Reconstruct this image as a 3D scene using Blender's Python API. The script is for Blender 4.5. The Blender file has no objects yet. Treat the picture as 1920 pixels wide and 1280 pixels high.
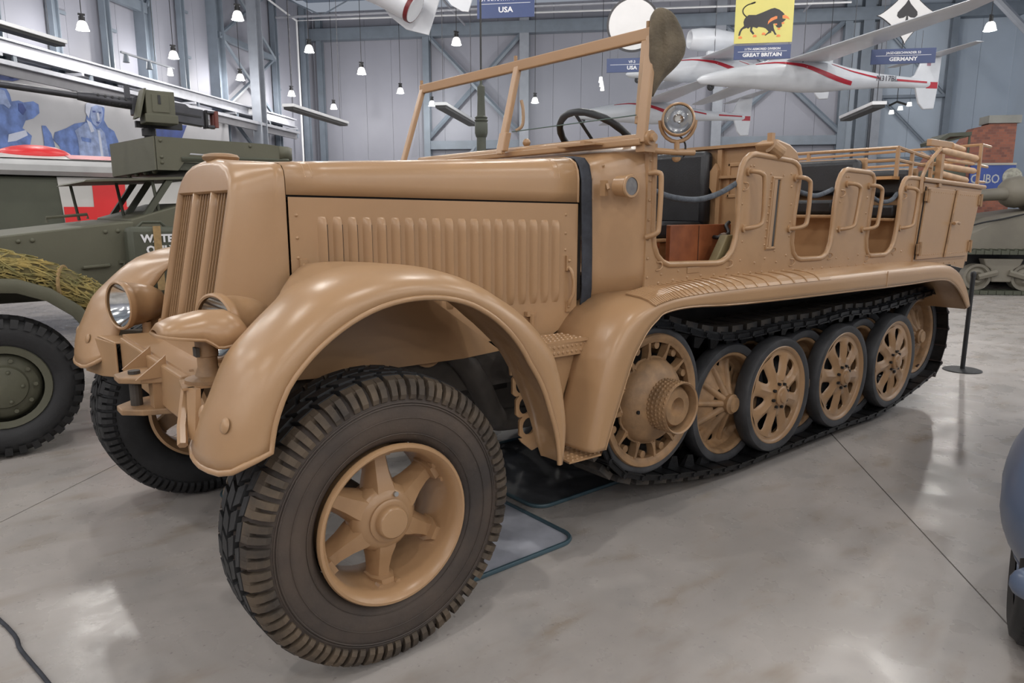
import bpy, math, random
from mathutils import Vector, Matrix
random.seed(7)
SC = bpy.context.scene
COL = SC.collection
PI = math.pi
sin, cos = math.sin, math.cos
# ---------------------------------------------------------------- camera
F_PX, PITCH, YAW, ROLL = 1335.3, 0.18093, 0.68206, 0.00065
CAM = Vector((-1.12376, -1.95114, 1.56093))
cd = bpy.data.cameras.new('camera'); cam = bpy.data.objects.new('camera', cd); COL.objects.link(cam)
cd.sensor_width = 36.0; cd.lens = F_PX * 36.0 / 1920.0; cd.clip_start = 0.05; cd.clip_end = 300
_F = Vector((sin(YAW)*cos(PITCH), cos(YAW)*cos(PITCH), -sin(PITCH)))
_R = Vector((cos(YAW), -sin(YAW), 0)); _U = _R.cross(_F)
_R, _U = cos(ROLL)*_R + sin(ROLL)*_U, -sin(ROLL)*_R + cos(ROLL)*_U
cam.matrix_world = Matrix(((_R.x, _U.x, -_F.x, CAM.x), (_R.y, _U.y, -_F.y, CAM.y), (_R.z, _U.z, -_F.z, CAM.z), (0, 0, 0, 1)))
SC.camera = cam
# ---------------------------------------------------------------- world, exposure
W = bpy.data.worlds.new('world'); SC.world = W; W.use_nodes = True
W.node_tree.nodes['Background'].inputs[0].default_value = (0.75, 0.82, 0.95, 1)
W.node_tree.nodes['Background'].inputs[1].default_value = 0.35
SC.view_settings.view_transform = 'Standard'; SC.view_settings.look = 'None'
SC.view_settings.gamma = 1.0; SC.view_settings.use_curve_mapping = False
SC.view_settings.exposure = 0.0
LAMP_W = 225.0
# hall frame: a = to the right, b = away, from the point under the camera
HAZ = math.radians(47.93)
FH = Vector((sin(HAZ), cos(HAZ), 0)); RH = Vector((cos(HAZ), -sin(HAZ), 0))
def H(a, b, z): return Vector((CAM.x, CAM.y, 0)) + RH*a + FH*b + Vector((0, 0, z))
HROT = -HAZ   # z rotation whose local x is RH and local y is FH
# ---------------------------------------------------------------- materials
def mat(name, col, rough=.5, metal=0., var=.08, vscale=3., bump=0., bscale=60., col2=None, spec=.5, coat=0., emit=None, estr=0.):
    m = bpy.data.materials.new(name); m.use_nodes = True; nt = m.node_tree; b = nt.nodes['Principled BSDF']
    b.inputs['Roughness'].default_value = rough; b.inputs['Metallic'].default_value = metal
    b.inputs['Specular IOR Level'].default_value = spec
    if coat: b.inputs['Coat Weight'].default_value = coat; b.inputs['Coat Roughness'].default_value = .15
    tc = nt.nodes.new('ShaderNodeTexCoord'); n = nt.nodes.new('ShaderNodeTexNoise'); n.inputs['Scale'].default_value = vscale; n.inputs['Detail'].default_value = 6
    nt.links.new(tc.outputs['Object'], n.inputs['Vector'])
    r = nt.nodes.new('ShaderNodeMix'); r.data_type = 'RGBA'
    c2 = col2 or tuple(max(0, c*(1-var)) for c in col); c1 = col if col2 else tuple(min(1, c*(1+var)) for c in col)
    r.inputs[6].default_value = (*c1, 1); r.inputs[7].default_value = (*c2, 1)
    mr = nt.nodes.new('ShaderNodeMapRange'); mr.inputs['From Min'].default_value = .35; mr.inputs['From Max'].default_value = .65
    nt.links.new(n.outputs['Fac'], mr.inputs['Value']); nt.links.new(mr.outputs['Result'], r.inputs[0]); nt.links.new(r.outputs[2], b.inputs['Base Color'])
    if bump:
        n2 = nt.nodes.new('ShaderNodeTexNoise'); n2.inputs['Scale'].default_value = bscale; n2.inputs['Detail'].default_value = 3
        nt.links.new(tc.outputs['Object'], n2.inputs['Vector'])
        bp = nt.nodes.new('ShaderNodeBump'); bp.inputs['Strength'].default_value = bump; bp.inputs['Distance'].default_value = .01
        nt.links.new(n2.outputs['Fac'], bp.inputs['Height']); nt.links.new(bp.outputs['Normal'], b.inputs['Normal'])
    if emit: b.inputs['Emission Color'].default_value = (*emit, 1); b.inputs['Emission Strength'].default_value = estr
    return m
def glass_mat(name, tint=(.97, .98, .98), refl=.025):
    m = bpy.data.materials.new(name); m.use_nodes = True; nt = m.node_tree; nt.nodes.clear()
    o = nt.nodes.new('ShaderNodeOutputMaterial'); mx = nt.nodes.new('ShaderNodeMixShader'); t = nt.nodes.new('ShaderNodeBsdfTransparent'); g = nt.nodes.new('ShaderNodeBsdfGlossy')
    t.inputs[0].default_value = (*tint, 1); g.inputs['Roughness'].default_value = .02
    mx.inputs[0].default_value = refl
    nt.links.new(t.outputs[0], mx.inputs[1]); nt.links.new(g.outputs[0], mx.inputs[2]); nt.links.new(mx.outputs[0], o.inputs[0])
    return m
M = {}
TAN = (.38, .228, .118)
M['tan'] = mat('tan_paint', TAN, .31, var=.04, vscale=2.5, bump=.03, bscale=25)
M['tanrough'] = mat('tan_paint_matt', (.34, .20, .10), .6, var=.12, vscale=6, bump=.15, bscale=80)
M['tandust'] = mat('tan_paint_worn', (.36, .212, .104), .55, var=.2, vscale=14, bump=.1, bscale=60, col2=(.24, .145, .075))
M['rubber'] = mat('tyre_rubber', (.016, .016, .017), .62, var=.3, vscale=5, bump=.08)
M['rubberdust'] = mat('tyre_sidewall_dusty', (.075, .053, .039), .7, vscale=4, bump=.12, bscale=50, col2=(.036, .028, .024))
M['shoulder'] = mat('tyre_shoulder_dusty', (.105, .075, .048), .75, vscale=9, bump=.1, col2=(.04, .031, .024))
M['greyrubber'] = mat('road_wheel_rubber', (.045, .045, .048), .55, var=.3, vscale=7, bump=.06)
M['trackmetal'] = mat('track_steel_black', (.013, .013, .014), .42, metal=.5, var=.4, vscale=20, bump=.2, bscale=120)
M['trackpad'] = mat('track_pad_rubber', (.035, .032, .030), .6, vscale=15, bump=.2, col2=(.09, .075, .06))
M['trackrust'] = mat('track_steel_rusty', (.06, .03, .025), .55, metal=.3, vscale=15, bump=.2, col2=(.02, .016, .016))
M['black'] = mat('dark_metal', (.012, .012, .013), .5, var=.2)
M['undark'] = mat('chassis_dark', (.05, .042, .035), .65, var=.3, vscale=6)
M['leather'] = mat('black_leatherette', (.012, .013, .016), .42, var=.2, vscale=8, bump=.12, bscale=180)
M['canvasblk'] = mat('charcoal_canvas', (.030, .033, .042), .85, var=.25, vscale=18, bump=.4, bscale=40)
M['canvas'] = mat('khaki_canvas', (.115, .092, .062), .9, var=.2, vscale=14, bump=.4, bscale=90)
M['rope'] = mat('grey_cloth_rope', (.075, .085, .10), .85, var=.3, vscale=30, bump=.3, bscale=120)
M['wood'] = mat('stained_wood', (.30, .095, .035), .45, vscale=9, col2=(.19, .055, .02))
M['palewood'] = mat('pale_wood', (.52, .33, .19), .55, var=.12, vscale=12)
M['orangewood'] = mat('varnished_wood', (.50, .27, .11), .5, var=.12, vscale=10)
M['gasket'] = mat('gap_black', (.012, .010, .009), .9)
M['chrome'] = mat('reflector_chrome', (.75, .75, .74), .12, metal=1., var=.1, vscale=20)
M['glass'] = glass_mat('clear_glass')
M['bolt'] = mat('bolt_zinc', (.45, .43, .40), .35, metal=.8)
M['dull'] = mat('grey_lamp_glass', (.16, .15, .145), .25, var=.15, vscale=40)
# ---------------------------------------------------------------- mesh builder
class MB:
    def __init__(s): s.v = []; s.f = []
    def add(s, vs, fs):
        o = len(s.v); s.v += [tuple(v) for v in vs]; s.f += [tuple(i+o for i in f) for f in fs]; return s
    def box(s, c, d, rot=None):
        x, y, z = (k/2 for k in d); vs = [Vector((i, j, k)) for i in (-x, x) for j in (-y, y) for k in (-z, z)]
        if rot is not None:
            R = rot if isinstance(rot, Matrix) else Matrix.Rotation(rot, 3, 'Z'); vs = [R @ v for v in vs]
        return s.add([v+Vector(c) for v in vs], [(0, 1, 3, 2), (4, 6, 7, 5), (0, 4, 5, 1), (2, 3, 7, 6), (0, 2, 6, 4), (1, 5, 7, 3)])
    def hexa(s, b, t):  # bottom quad, top quad
        return s.add(list(b)+list(t), [(3, 2, 1, 0), (4, 5, 6, 7)]+[(i, (i+1) % 4, 4+(i+1) % 4, 4+i) for i in range(4)])
    def cyl(s, a, b, r0, r1=None, n=14, cap=True):
        a, b = Vector(a), Vector(b); r1 = r0 if r1 is None else r1; d = (b-a).normalized()
        u = d.orthogonal().normalized(); w = d.cross(u)
        ring = lambda c, r: [c+(u*cos(2*PI*i/n)+w*sin(2*PI*i/n))*r for i in range(n)]
        fs = [(i, (i+1) % n, n+(i+1) % n, n+i) for i in range(n)]
        if cap: fs += [tuple(range(n-1, -1, -1)), tuple(range(n, 2*n))]
        return s.add(ring(a, r0)+ring(b, r1), fs)
    def tube(s, pts, r, n=8, closed=False):
        P = [Vector(q) for q in pts]; m = len(P); vs = []; prev = None
        for i, q in enumerate(P):
            if closed: t = P[(i+1) % m]-P[i-1]
            else: t = P[min(i+1, m-1)]-P[max(i-1, 0)]
            t.normalize()
            u = t.orthogonal() if prev is None else prev-t*prev.dot(t)
            if u.length < 1e-6: u = t.orthogonal()
            u.normalize(); prev = u; w = t.cross(u); rr = r[i] if isinstance(r, (list, tuple)) else r
            vs += [q+(u*cos(2*PI*k/n)+w*sin(2*PI*k/n))*rr for k in range(n)]
        fs = []
        for i in range(m if closed else m-1):
            j = (i+1) % m; fs += [(i*n+k, i*n+(k+1) % n, j*n+(k+1) % n, j*n+k) for k in range(n)]
        if not closed: fs += [tuple(range(n-1, -1, -1)), tuple(range((m-1)*n, m*n))]
        return s.add(vs, fs)
    def grid(s, rows, closed=False, flip=False):
        n = len(rows[0]); vs = [q for r in rows for q in r]; fs = []
        for i in range(len(rows)-1):
            for k in range(n if closed else n-1):
                f = (i*n+k, i*n+(k+1) % n, (i+1)*n+(k+1) % n, (i+1)*n+k); fs.append(f[::-1] if flip else f)
        return s.add(vs, fs)
    def lathe(s, prof, c=(0, 0, 0), ax='Y', n=48, a0=0, a1=2*PI, closedprof=False):
        # prof: (r, h) with h along the axis
        full = abs(a1-a0-2*PI) < 1e-6; m = n if full else n+1; rows = []
        for i in range(m):
            t = a0+(a1-a0)*i/n; row = []
            for r, h in prof:
                q = {'Y': (r*cos(t), h, r*sin(t)), 'Z': (r*cos(t), r*sin(t), h), 'X': (h, r*cos(t), r*sin(t))}[ax]
                row.append((q[0]+c[0], q[1]+c[1], q[2]+c[2]))
            rows.append(row)
        if full: rows.append(rows[0])
        return s.grid(rows, closed=closedprof)
    def prism(s, poly, fn, d0, d1):
        # poly: 2D points; fn(p, q, d) -> 3D
        n = len(poly); vs = [fn(p, q, d0) for p, q in poly]+[fn(p, q, d1) for p, q in poly]
        return s.add(vs, [tuple(range(n-1, -1, -1)), tuple(range(n, 2*n))]+[(i, (i+1) % n, n+(i+1) % n, n+i) for i in range(n)])
    def dome(s, c, r, d, n=10, m=4, h=None):
        # half sphere at c bulging along d
        d = Vector(d).normalized(); u = d.orthogonal().normalized(); w = d.cross(u); h = r if h is None else h; rows = []
        for j in range(m+1):
            t = j/m*PI/2; rr = r*cos(t)+1e-5; rows.append([Vector(c)+(u*cos(2*PI*k/n)+w*sin(2*PI*k/n))*rr+d*h*sin(t) for k in range(n)])
        return s.grid(rows, closed=True)
    def sphere(s, c, r, n=14, m=8, sc=(1, 1, 1)):
        rows = []
        for j in range(m+1):
            t = -PI/2+PI*j/m; rr = max(cos(t), 1e-4)*r
            rows.append([(c[0]+rr*cos(2*PI*k/n)*sc[0], c[1]+rr*sin(2*PI*k/n)*sc[1], c[2]+r*sin(t)*sc[2]) for k in range(n)])
        return s.grid(rows, closed=True)
def mesh(name, mb, m, smooth=0, recalc=True):
    me = bpy.data.meshes.new(name); me.from_pydata(mb.v, [], mb.f)
    if recalc:
        import bmesh
        bm = bmesh.new(); bm.from_mesh(me); bmesh.ops.remove_doubles(bm, verts=bm.verts, dist=1e-5); bmesh.ops.recalc_face_normals(bm, faces=bm.faces); bm.to_mesh(me); bm.free()
    me.materials.append(M[m] if isinstance(m, str) else m)
    if smooth:
        me.polygons.foreach_set('use_smooth', [True]*len(me.polygons)); me.set_sharp_from_angle(angle=math.radians(smooth))
    return me
def ob(name, me, parent=None, loc=(0, 0, 0), rot=(0, 0, 0)):
    o = bpy.data.objects.new(name, me); COL.objects.link(o); o.parent = parent; o.location = loc; o.rotation_euler = rot; return o
def part(name, mb, m, parent=None, smooth=0, loc=(0, 0, 0), rot=(0, 0, 0), bevel=0, solid=0, stuff=False, label=None, subd=0):
    o = ob(name, mesh(name, mb, m, smooth), parent, loc, rot)
    if solid: md = o.modifiers.new('solid', 'SOLIDIFY'); md.thickness = solid; md.offset = 0
    if subd: md = o.modifiers.new('sub', 'SUBSURF'); md.levels = subd; md.render_levels = subd
    if bevel:
        md = o.modifiers.new('bevel', 'BEVEL'); md.width = bevel; md.segments = 2; md.limit_method = 'ANGLE'; md.angle_limit = math.radians(40); md.harden_normals = False
    if stuff: o['kind'] = 'stuff'
    if label: o['label'] = label
    return o
def tag(o, label, cat, group=None):
    o['label'] = label; o['category'] = cat
    if group: o['group'] = group
    return o
def thing(name, label, cat, loc=(0, 0, 0), rot=(0, 0, 0), group=None):
    o = bpy.data.objects.new(name, None); COL.objects.link(o); o.location = loc; o.rotation_euler = rot; o.empty_display_size = .1
    return tag(o, label, cat, group)
def struct(name, mb, m, smooth=0, parent=None, bevel=0):
    o = part(name, mb, m, parent, smooth, bevel=bevel)
    if parent is None: o['kind'] = 'structure'
    return o
def dup(root, loc=None, rot=None, label=None, parent=None):
    r = root.copy(); COL.objects.link(r)
    if loc is not None: r.location = loc
    if rot is not None: r.rotation_euler = rot
    if parent is not None: r.parent = parent
    if label: r['label'] = label
    for ch in list(root.children):
        c = ch.copy(); COL.objects.link(c); c.parent = r
        for g in ch.children:
            d = g.copy(); COL.objects.link(d); d.parent = c
    return r
def interp(tab, t):
    if t <= tab[0][0]: return tab[0][1]
    for (a, x), (b, y) in zip(tab, tab[1:]):
        if t <= b: return x+(y-x)*(t-a)/(b-a)
    return tab[-1][1]
def smoothpath(P, n=6, closed=False):
    P = [Vector(q) for q in P]; m = len(P); out = []
    for i in range(m if closed else m-1):
        g = (lambda k: P[k % m]) if closed else (lambda k: P[min(max(k, 0), m-1)])
        p0, p1, p2, p3 = g(i-1), g(i), g(i+1), g(i+2)
        for k in range(n):
            t = k/n; out.append(.5*((2*p1)+(p2-p0)*t+(2*p0-5*p1+4*p2-p3)*t*t+(3*p1-p0-3*p2+p3)*t**3))
    if not closed: out.append(P[-1])
    return out
# ================================================================ the hall
AL, AR, B0, B1, ZE = -17.5, 18.5, -16.0, 40.0, 11.4
def floor_mat():
    m = mat('polished_concrete', (.295, .272, .258), .24, var=.0)
    nt = m.node_tree; b = nt.nodes['Principled BSDF']; tc = nt.nodes.new('ShaderNodeTexCoord')
    def noise(s, d, lo, hi, rough=.55, vec=None):
        n = nt.nodes.new('ShaderNodeTexNoise'); n.inputs['Scale'].default_value = s; n.inputs['Detail'].default_value = d; n.inputs['Roughness'].default_value = rough
        nt.links.new(vec or geo.outputs['Position'], n.inputs['Vector']); r = nt.nodes.new('ShaderNodeMapRange'); r.interpolation_type = 'SMOOTHSTEP'; r.inputs[1].default_value = lo; r.inputs[2].default_value = hi
        nt.links.new(n.outputs['Fac'], r.inputs[0]); return r.outputs[0]
    geo = nt.nodes.new('ShaderNodeNewGeometry')
    mp = nt.nodes.new('ShaderNodeMapping'); mp.inputs['Scale'].default_value = (1.0, 2.6, 1); mp.inputs['Rotation'].default_value = (0, 0, .4); nt.links.new(geo.outputs['Position'], mp.inputs['Vector'])
    def mix(f, a, bb):
        x = nt.nodes.new('ShaderNodeMix'); x.data_type = 'RGBA'; nt.links.new(f, x.inputs[0])
        for s, c in ((6, a), (7, bb)):
            if isinstance(c, tuple): x.inputs[s].default_value = (*c, 1)
            else: nt.links.new(c, x.inputs[s])
        return x.outputs[2]
    c = mix(noise(.9, 5, .28, .72), (.45, .412, .385), (.335, .307, .285))
    c = mix(noise(2.2, 4, .50, .92, vec=mp.outputs[0]), c, (.25, .19, .13))
    c = mix(noise(3.0, 8, .45, 1.0, .6), c, (.26, .25, .24))
    c = mix(noise(38., 3, .64, .78), c, (.20, .18, .165))
    nt.links.new(c, b.inputs['Base Color'])
    r = noise(3.5, 5, .3, .7); rr = nt.nodes.new('ShaderNodeMapRange'); rr.inputs[3].default_value = .22; rr.inputs[4].default_value = .38; nt.links.new(r, rr.inputs[0]); nt.links.new(rr.outputs[0], b.inputs['Roughness'])
    return m
M['floor'] = floor_mat()
M['joint'] = mat('saw_cut_dark', (.06, .055, .05), .9)
M['wallp'] = mat('white_wall_panel', (.245, .252, .298), .55, var=.03, vscale=.6)
M['wallblue'] = mat('blue_grey_panel', (.36, .42, .50), .5, var=.05, vscale=.5)
M['wallback'] = mat('wall_behind', (.2, .2, .22), .8)
M['steel'] = mat('blue_grey_steel', (.155, .185, .225), .45, var=.08, vscale=2)
M['steellight'] = mat('pale_steel', (.24, .26, .30), .45, var=.06)
M['roof'] = mat('roof_liner', (.30, .35, .42), .7, var=.06, vscale=.4)
M['galv'] = mat('galvanised_rail', (.36, .37, .41), .35, metal=.3, var=.08, vscale=4)
M['railgrey'] = mat('grey_box_rail', (.19, .19, .21), .5, var=.05)
M['white'] = mat('white_gloss', (.74, .75, .77), .25, var=.02)
M['lampglow'] = mat('lamp_glass_lit', (.9, .9, .88), .4, emit=(1., .97, .93), estr=1.6)
M['signblue'] = mat('sign_navy', (.030, .052, .150), .45, var=.04)
M['lettering'] = mat('sign_white_lettering', (.72, .72, .74), .5, var=.0)
hrot = Matrix.Rotation(HROT, 3, 'Z')
def hbox(mb, a, b, z, da, db, dz): return mb.box(H(a, b, z), (da, db, dz), hrot)
fl = struct('floor', hbox(MB(), (AL+AR)/2, (B0+B1)/2, -.13, AR-AL+2, B1-B0+2, .25), 'joint')
slab = None
for i in range(-5, 5):
    for j in range(-2, 4):
        a0, a1 = max(AL-.3, 1.5+4.6*i), min(AR+.3, 1.5+4.6*(i+1)); b0, b1 = max(B0-.3, 12.5+13*(j-1)), min(B1+.3, 12.5+13*j)
        if a1 <= a0+.1 or b1 <= b0+.1: continue
        part('floor_slab', hbox(MB(), (a0+a1)/2, (b0+b1)/2, -.003, a1-a0-.007, b1-b0-.007, .006), 'floor', fl)
# walls: a backing sheet, then real panels with open seams
wl = struct('wall_left', hbox(MB(), AL-.15, (B0+B1)/2, 6.2, .1, B1-B0, 12.4), 'wallback')
wb = struct('wall_back', hbox(MB(), (AL+AR)/2, B1+.15, 6.2, AR-AL, .1, 12.4), 'wallback')
wr = struct('wall_right', hbox(MB(), AR+.15, (B0+B1)/2, 6.2, .1, B1-B0, 12.4), 'wallback')
wf = struct('wall_front', hbox(MB(), (AL+AR)/2, B0-.15, 6.2, AR-AL, .1, 12.4), 'wallp')
b = B1
while b > B0+.1:
    w = 2.33
    part('wall_panel', hbox(MB(), AL-.05, b-w/2, 6.2, .1, w-.012, 12.4), 'wallp', wl)
    part('wall_panel', hbox(MB(), AR+.05, b-w/2, 6.2, .1, w-.012, 12.4), 'wallblue', wr)
    b -= w
a = AL
while a < AR-.1:
    w = 1.5
    part('wall_panel', hbox(MB(), a+w/2, B1+.05, 6.2, w-.012, .1, 12.4), 'wallp' if a < 11 else 'wallblue', wb); a += w
# steelwork of the left wall
def ibeam(mb, p, q, w, d, t=.03):
    # I section from p to q: two flanges and a web
    p, q = Vector(p), Vector(q); ax = (q-p).normalized(); u = ax.cross(Vector((0, 0, 1)))
    if u.length < .1: u = RH.copy()
    u.normalize(); v = ax.cross(u)
    def bar(o, a_, b_):
        c = (p+q)/2+o; R = Matrix((ax, u, v)).transposed(); mb.box(c, ((q-p).length, a_, b_), R)
    bar(v*(d/2), w, t); bar(-v*(d/2), w, t); bar(Vector(), t, d)
    return mb
for bb, w in ((14.6, .22), (16.5, .22), (18.44, .22), (20.6, .22), (22.9, .22), (24.9, .42), (27.2, .22), (29.6, .5), (34.9, .25), (38.3, .3)):
    part('column', ibeam(MB(), H(AL+.2, bb, 0), H(AL+.2, bb, 12.2), w, w*1.1, .04), 'steel', wl)
    if w < .4:
        for zz in (3.4, 5.9, 7.6, 9.3): part('girt_stub', hbox(MB(), AL+.1, bb+.25, zz, .08, .75, .1), 'steel', wl)
part('column', ibeam(MB(), H(AL+1.1, 31.3, 0), H(AL+1.1, 31.3, 12.2), .42, .5, .05), 'steellight', wl)
for z0, z1 in ((8.9, 12), (5.9, 8.9), (2.9, 5.9)):
    part('brace', MB().cyl(H(AL+.25, 29.8, z0), H(AL+.25, 34.7, z1), .09, n=6), 'steel', wl)
    part('brace', MB().cyl(H(AL+.3, 29.8, z1), H(AL+.3, 34.7, z0), .09, n=6), 'steel', wl)
    part('girt', hbox(MB(), AL+.25, 32.2, z0, .2, 5, .25), 'steel', wl)
part('girt', hbox(MB(), AL+.25, 23.8, 8.7, .2, 2.3, .35), 'steel', wl)
part('brace', MB().cyl(H(AL+.3, 25, 8.8), H(AL+.3, 27, 12), .08, n=6), 'steel', wl)
# crane rails along the left wall
part('crane_rail', ibeam(MB(), H(AL+.7, 13, 5.95), H(AL+.7, 35.6, 5.95), .3, .36, .05), 'galv', wl)
part('crane_rail', hbox(MB(), AL+1.2, 24, 5.42, .14, 22, .12), 'galv', wl)
part('crane_rail', hbox(MB(), AL+1.05, 24, 5.24, .1, 22, .26), 'railgrey', wl)
for k in range(8):
    part('rail_bracket', hbox(MB(), AL+.9, 14.5+2.9*k, 5.6, .7, .1, .08), 'galv', wl); part('rail_hanger', hbox(MB(), AL+.8, 14.5+2.9*k+.9, 5.5, .06, .12, .5), 'steel', wl)
# steelwork of the back wall
for aa, w, mm in ((-17.0, .3, 'steel'), (-10.9, .35, 'steel'), (-5.5, .5, 'steellight'), (4.55, .5, 'steellight'), (10.7, .35, 'steel'), (11.6, .5, 'steel'), (12.3, .4, 'steellight'), (15.6, .3, 'steel')):
    part('column', ibeam(MB(), H(aa, B1-.3, 0), H(aa, B1-.3, 12), w, w, .05), mm, wb)
for a0, a1 in ((-10.9, -5.5), (4.6, 10.7)):
    part('girt', hbox(MB(), (a0+a1)/2, B1-.3, 5.15, a1-a0, .25, .45), 'steel', wb)
    part('brace', MB().cyl(H(a0, B1-.35, 11.0), H(a1, B1-.35, 5.5), .14, n=6), 'steel', wb)
    part('brace', MB().cyl(H(a0, B1-.3, 5.5), H(a1, B1-.3, 11.0), .14, n=6), 'steel', wb)
    part('brace', MB().cyl(H(a0, B1-.35, 1.5), H((a0+a1)/2, B1-.35, 5.0), .14, n=6), 'steel', wb)
    part('brace', MB().cyl(H(a1, B1-.35, 1.5), H((a0+a1)/2, B1-.35, 5.0), .14, n=6), 'steel', wb)
for z0, z1 in ((4.2, 7.2), (7.2, 10.4)):
    part('girt', hbox(MB(), 14, B1-.3, z0, 3.2, .15, .14), 'steel', wb); part('brace', MB().cyl(H(12.5, B1-.3, z1), H(15.5, B1-.3, z0), .07, n=6), 'steel', wb)
part('eave_beam', hbox(MB(), (AL+AR)/2, B1-.35, 11.1, AR-AL, .5, .6), 'steel', wb)
part('brace', MB().cyl(H(14.2, B1-6, 10.8), H(17.6, B1-6, 7.4), .16, n=8), 'steellight', wb)
# ceiling
cl = struct('ceiling', hbox(MB(), (AL+AR)/2, (B0+B1)/2, 13.1, AR-AL+1, B1-B0+1, .1), 'roof')
for k in range(12): part('purlin', hbox(MB(), (AL+AR)/2, B1-2-4.6*k, 12.75, AR-AL, .14, .5), 'steel', cl)
for aa in (-12, -6, 0, 6, 12): part('rafter', ibeam(MB(), H(aa, B0, 12.2), H(aa, B1, 12.2), .3, .6, .05), 'steel', cl)
for k, bb in enumerate((27.5, 35.0)):
    for z in (10.9, 12.0): part('truss_chord', MB().cyl(H(AL+.3, bb, z), H(AR-.3, bb, z), .06, n=6), 'galv' if z < 11 else 'steel', cl)
    for j in range(15):
        x0 = AL+.3+j*2.38; part('truss_web', MB().cyl(H(x0, bb, 10.9 if j % 2 else 12), H(x0+2.38, bb, 12 if j % 2 else 10.9), .035, n=6), 'steel', cl)
for aa in (-8.6, 8.4): part('conduit', MB().tube([H(aa, 10, 11.2), H(aa, 39, 11.2)], .06, 6), 'galv', cl)
# ---------------------------------------------------------------- pendant lamps
def make_lamp():
    t = thing('pendant_lamp', 'x', 'lamp', group='high bay pendant lamps')
    prof = [(.03, .245), (.075, .24), (.115, .20), (.145, .12), (.16, .05), (.175, .0), (.182, -.012), (.165, -.012), (.15, .05), (.10, .17), (.03, .2)]
    part('lamp_shade', MB().lathe(prof, ax='Z', n=20), 'lampglow', t, 40)
    mb = MB().cyl((0, 0, .245), (0, 0, .40), .055, n=10); mb.box((.07, 0, .29), (.02, .05, .14)); mb.box((-.07, 0, .29), (.02, .05, .14)); mb.box((0, 0, .42), (.18, .06, .05))
    part('ballast', mb, 'black', t)
    part('cord', MB().cyl((0, 0, .42), (0, 0, 5.4), .012, n=5), 'black', t)
    ld = bpy.data.lights.new('lamp_bulb', 'POINT'); ld.shadow_soft_size = .15; ld.energy = LAMP_W; ld.color = (1.0, .965, .92)
    lo = bpy.data.objects.new('lamp_bulb', ld); COL.objects.link(lo); lo.parent = t; lo.location = (0, 0, -.17)
    return t
lamp0 = make_lamp(); first = True
VIS = [(-15.87, 20.00, 6.79, 'lit pendant lamp nearest the end of the long hanging light bar at far left'),
       (-11.90, 21.70, 7.34, 'lit pendant lamp high on the pale free-standing column of the left wall'),
       (-15.99, 24.53, 6.90, 'lit pendant lamp above the receiver of the machine gun'),
       (-11.86, 26.71, 7.43, 'lit pendant lamp hanging in front of the corner of the two white walls'),
       (-16.18, 29.40, 7.00, 'lit pendant lamp below the crossing braces of the left wall'),
       (-16.03, 33.84, 7.03, 'lit pendant lamp just above the left end of the central light bar'),
       (-15.08, 36.66, 6.78, 'lit pendant lamp directly above the right end of the central light bar'),
       (-6.08, 26.16, 7.38, 'lit pendant lamp beneath the drooping white wing tip'),
       (-10.48, 28.45, 6.92, 'lit pendant lamp against the plain white panel right of the corner'),
       (-10.85, 34.67, 7.16, 'lit pendant lamp just left of the top corner of the windshield'),
       (-10.05, 37.48, 6.95, 'lit pendant lamp seen through the windshield at its far corner'),
       (-4.43, 35.59, 6.71, 'lit pendant lamp seen through the windshield right of its middle post'),
       (10.91, 25.19, 7.03, 'lit pendant lamp at far right under the raised glider wing'),
       (0.61, 34.08, 7.02, 'lit pendant lamp half hidden by the near windshield post')]
for a_, b_, z_, lb in VIS:
    q = H(a_, b_, z_)
    if first: t = lamp0; t.location = q; first = False
    else: t = dup(lamp0, q)
    t['label'] = lb
for aa in (-15, -10, -5, 0, 5, 10, 15):
    for bb in (-13, -8, -3, 2, 7, 12):
        dup(lamp0, H(aa+.4*((bb % 3)-1), bb, 7.2), label='unseen pendant lamp added to brighten the right of the back wall')
for aa, bb, zz in ((5.25, 31, 8.7), (11.5, 34.2, 9.5), (8.4, 33.6, 7.0), (6.0, 36.3, 8.95)):  # extra lamps added behind signs and gliders to brighten the back wall
    dup(lamp0, H(aa, bb, zz), label='unseen pendant lamp added to brighten the right of the back wall')
for aa, bb in ((15, 17), (15, 22), (0.5, 16.5), (-5, 17), (6, 17)):
    dup(lamp0, H(aa, bb, 8.6), label='unseen pendant lamp added to brighten the right of the back wall')

part('pipe', MB().tube([H(AL+.5, 36.9, 0), H(AL+.5, 36.9, 11.2), H(AL+3.6, 36.9, 11.2), H(10, 36.9, 11.0)], .05, 6), 'white', cl); part('pipe', MB().tube([H(AL+.5, 36.9, 11.2), H(AL+.5, 24, 12.2)], .05, 6), 'white', cl)
def track_light(a, b, z, label, n, lit):
    t = thing('track_light', label, 'light fixture', H(a, b, z), (0, 0, HROT), 'track light rails')
    part('rail', MB().box((0, 0, .12), (.05, 2.4, .05)), 'steellight', t); part('hanger', MB().cyl((0, .3, .14), (0, .3, 5), .01, n=5), 'black', t)
    for k in range(n): part('spot', MB().cyl((0, -1+2*k/max(1, n-1), -.12), (0, -1+2*k/max(1, n-1), .10), .09, .06, n=10), 'lampglow' if k in lit else 'steel', t)
track_light(-13.98, 20.21, 5.79, 'light rail with three spots above the machine gun, one of them lit', 3, (2,))
track_light(-1.12, 31.67, 6.84, 'distant rail of three lit spots left of the near windshield post', 3, (0, 1, 2))
# ================================================================ the half-track
YC = 1.2
HT = thing('half_track', 'sand-coloured military half-track with tall slatted grille, open doorways and tracked rear', 'military vehicle', (0, 0, 0))
def mirror(mb):
    o = MB(); o.v = [(x, 2*YC-y, z) for x, y, z in mb.v]; o.f = [f[::-1] for f in mb.f]; return o
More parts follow.
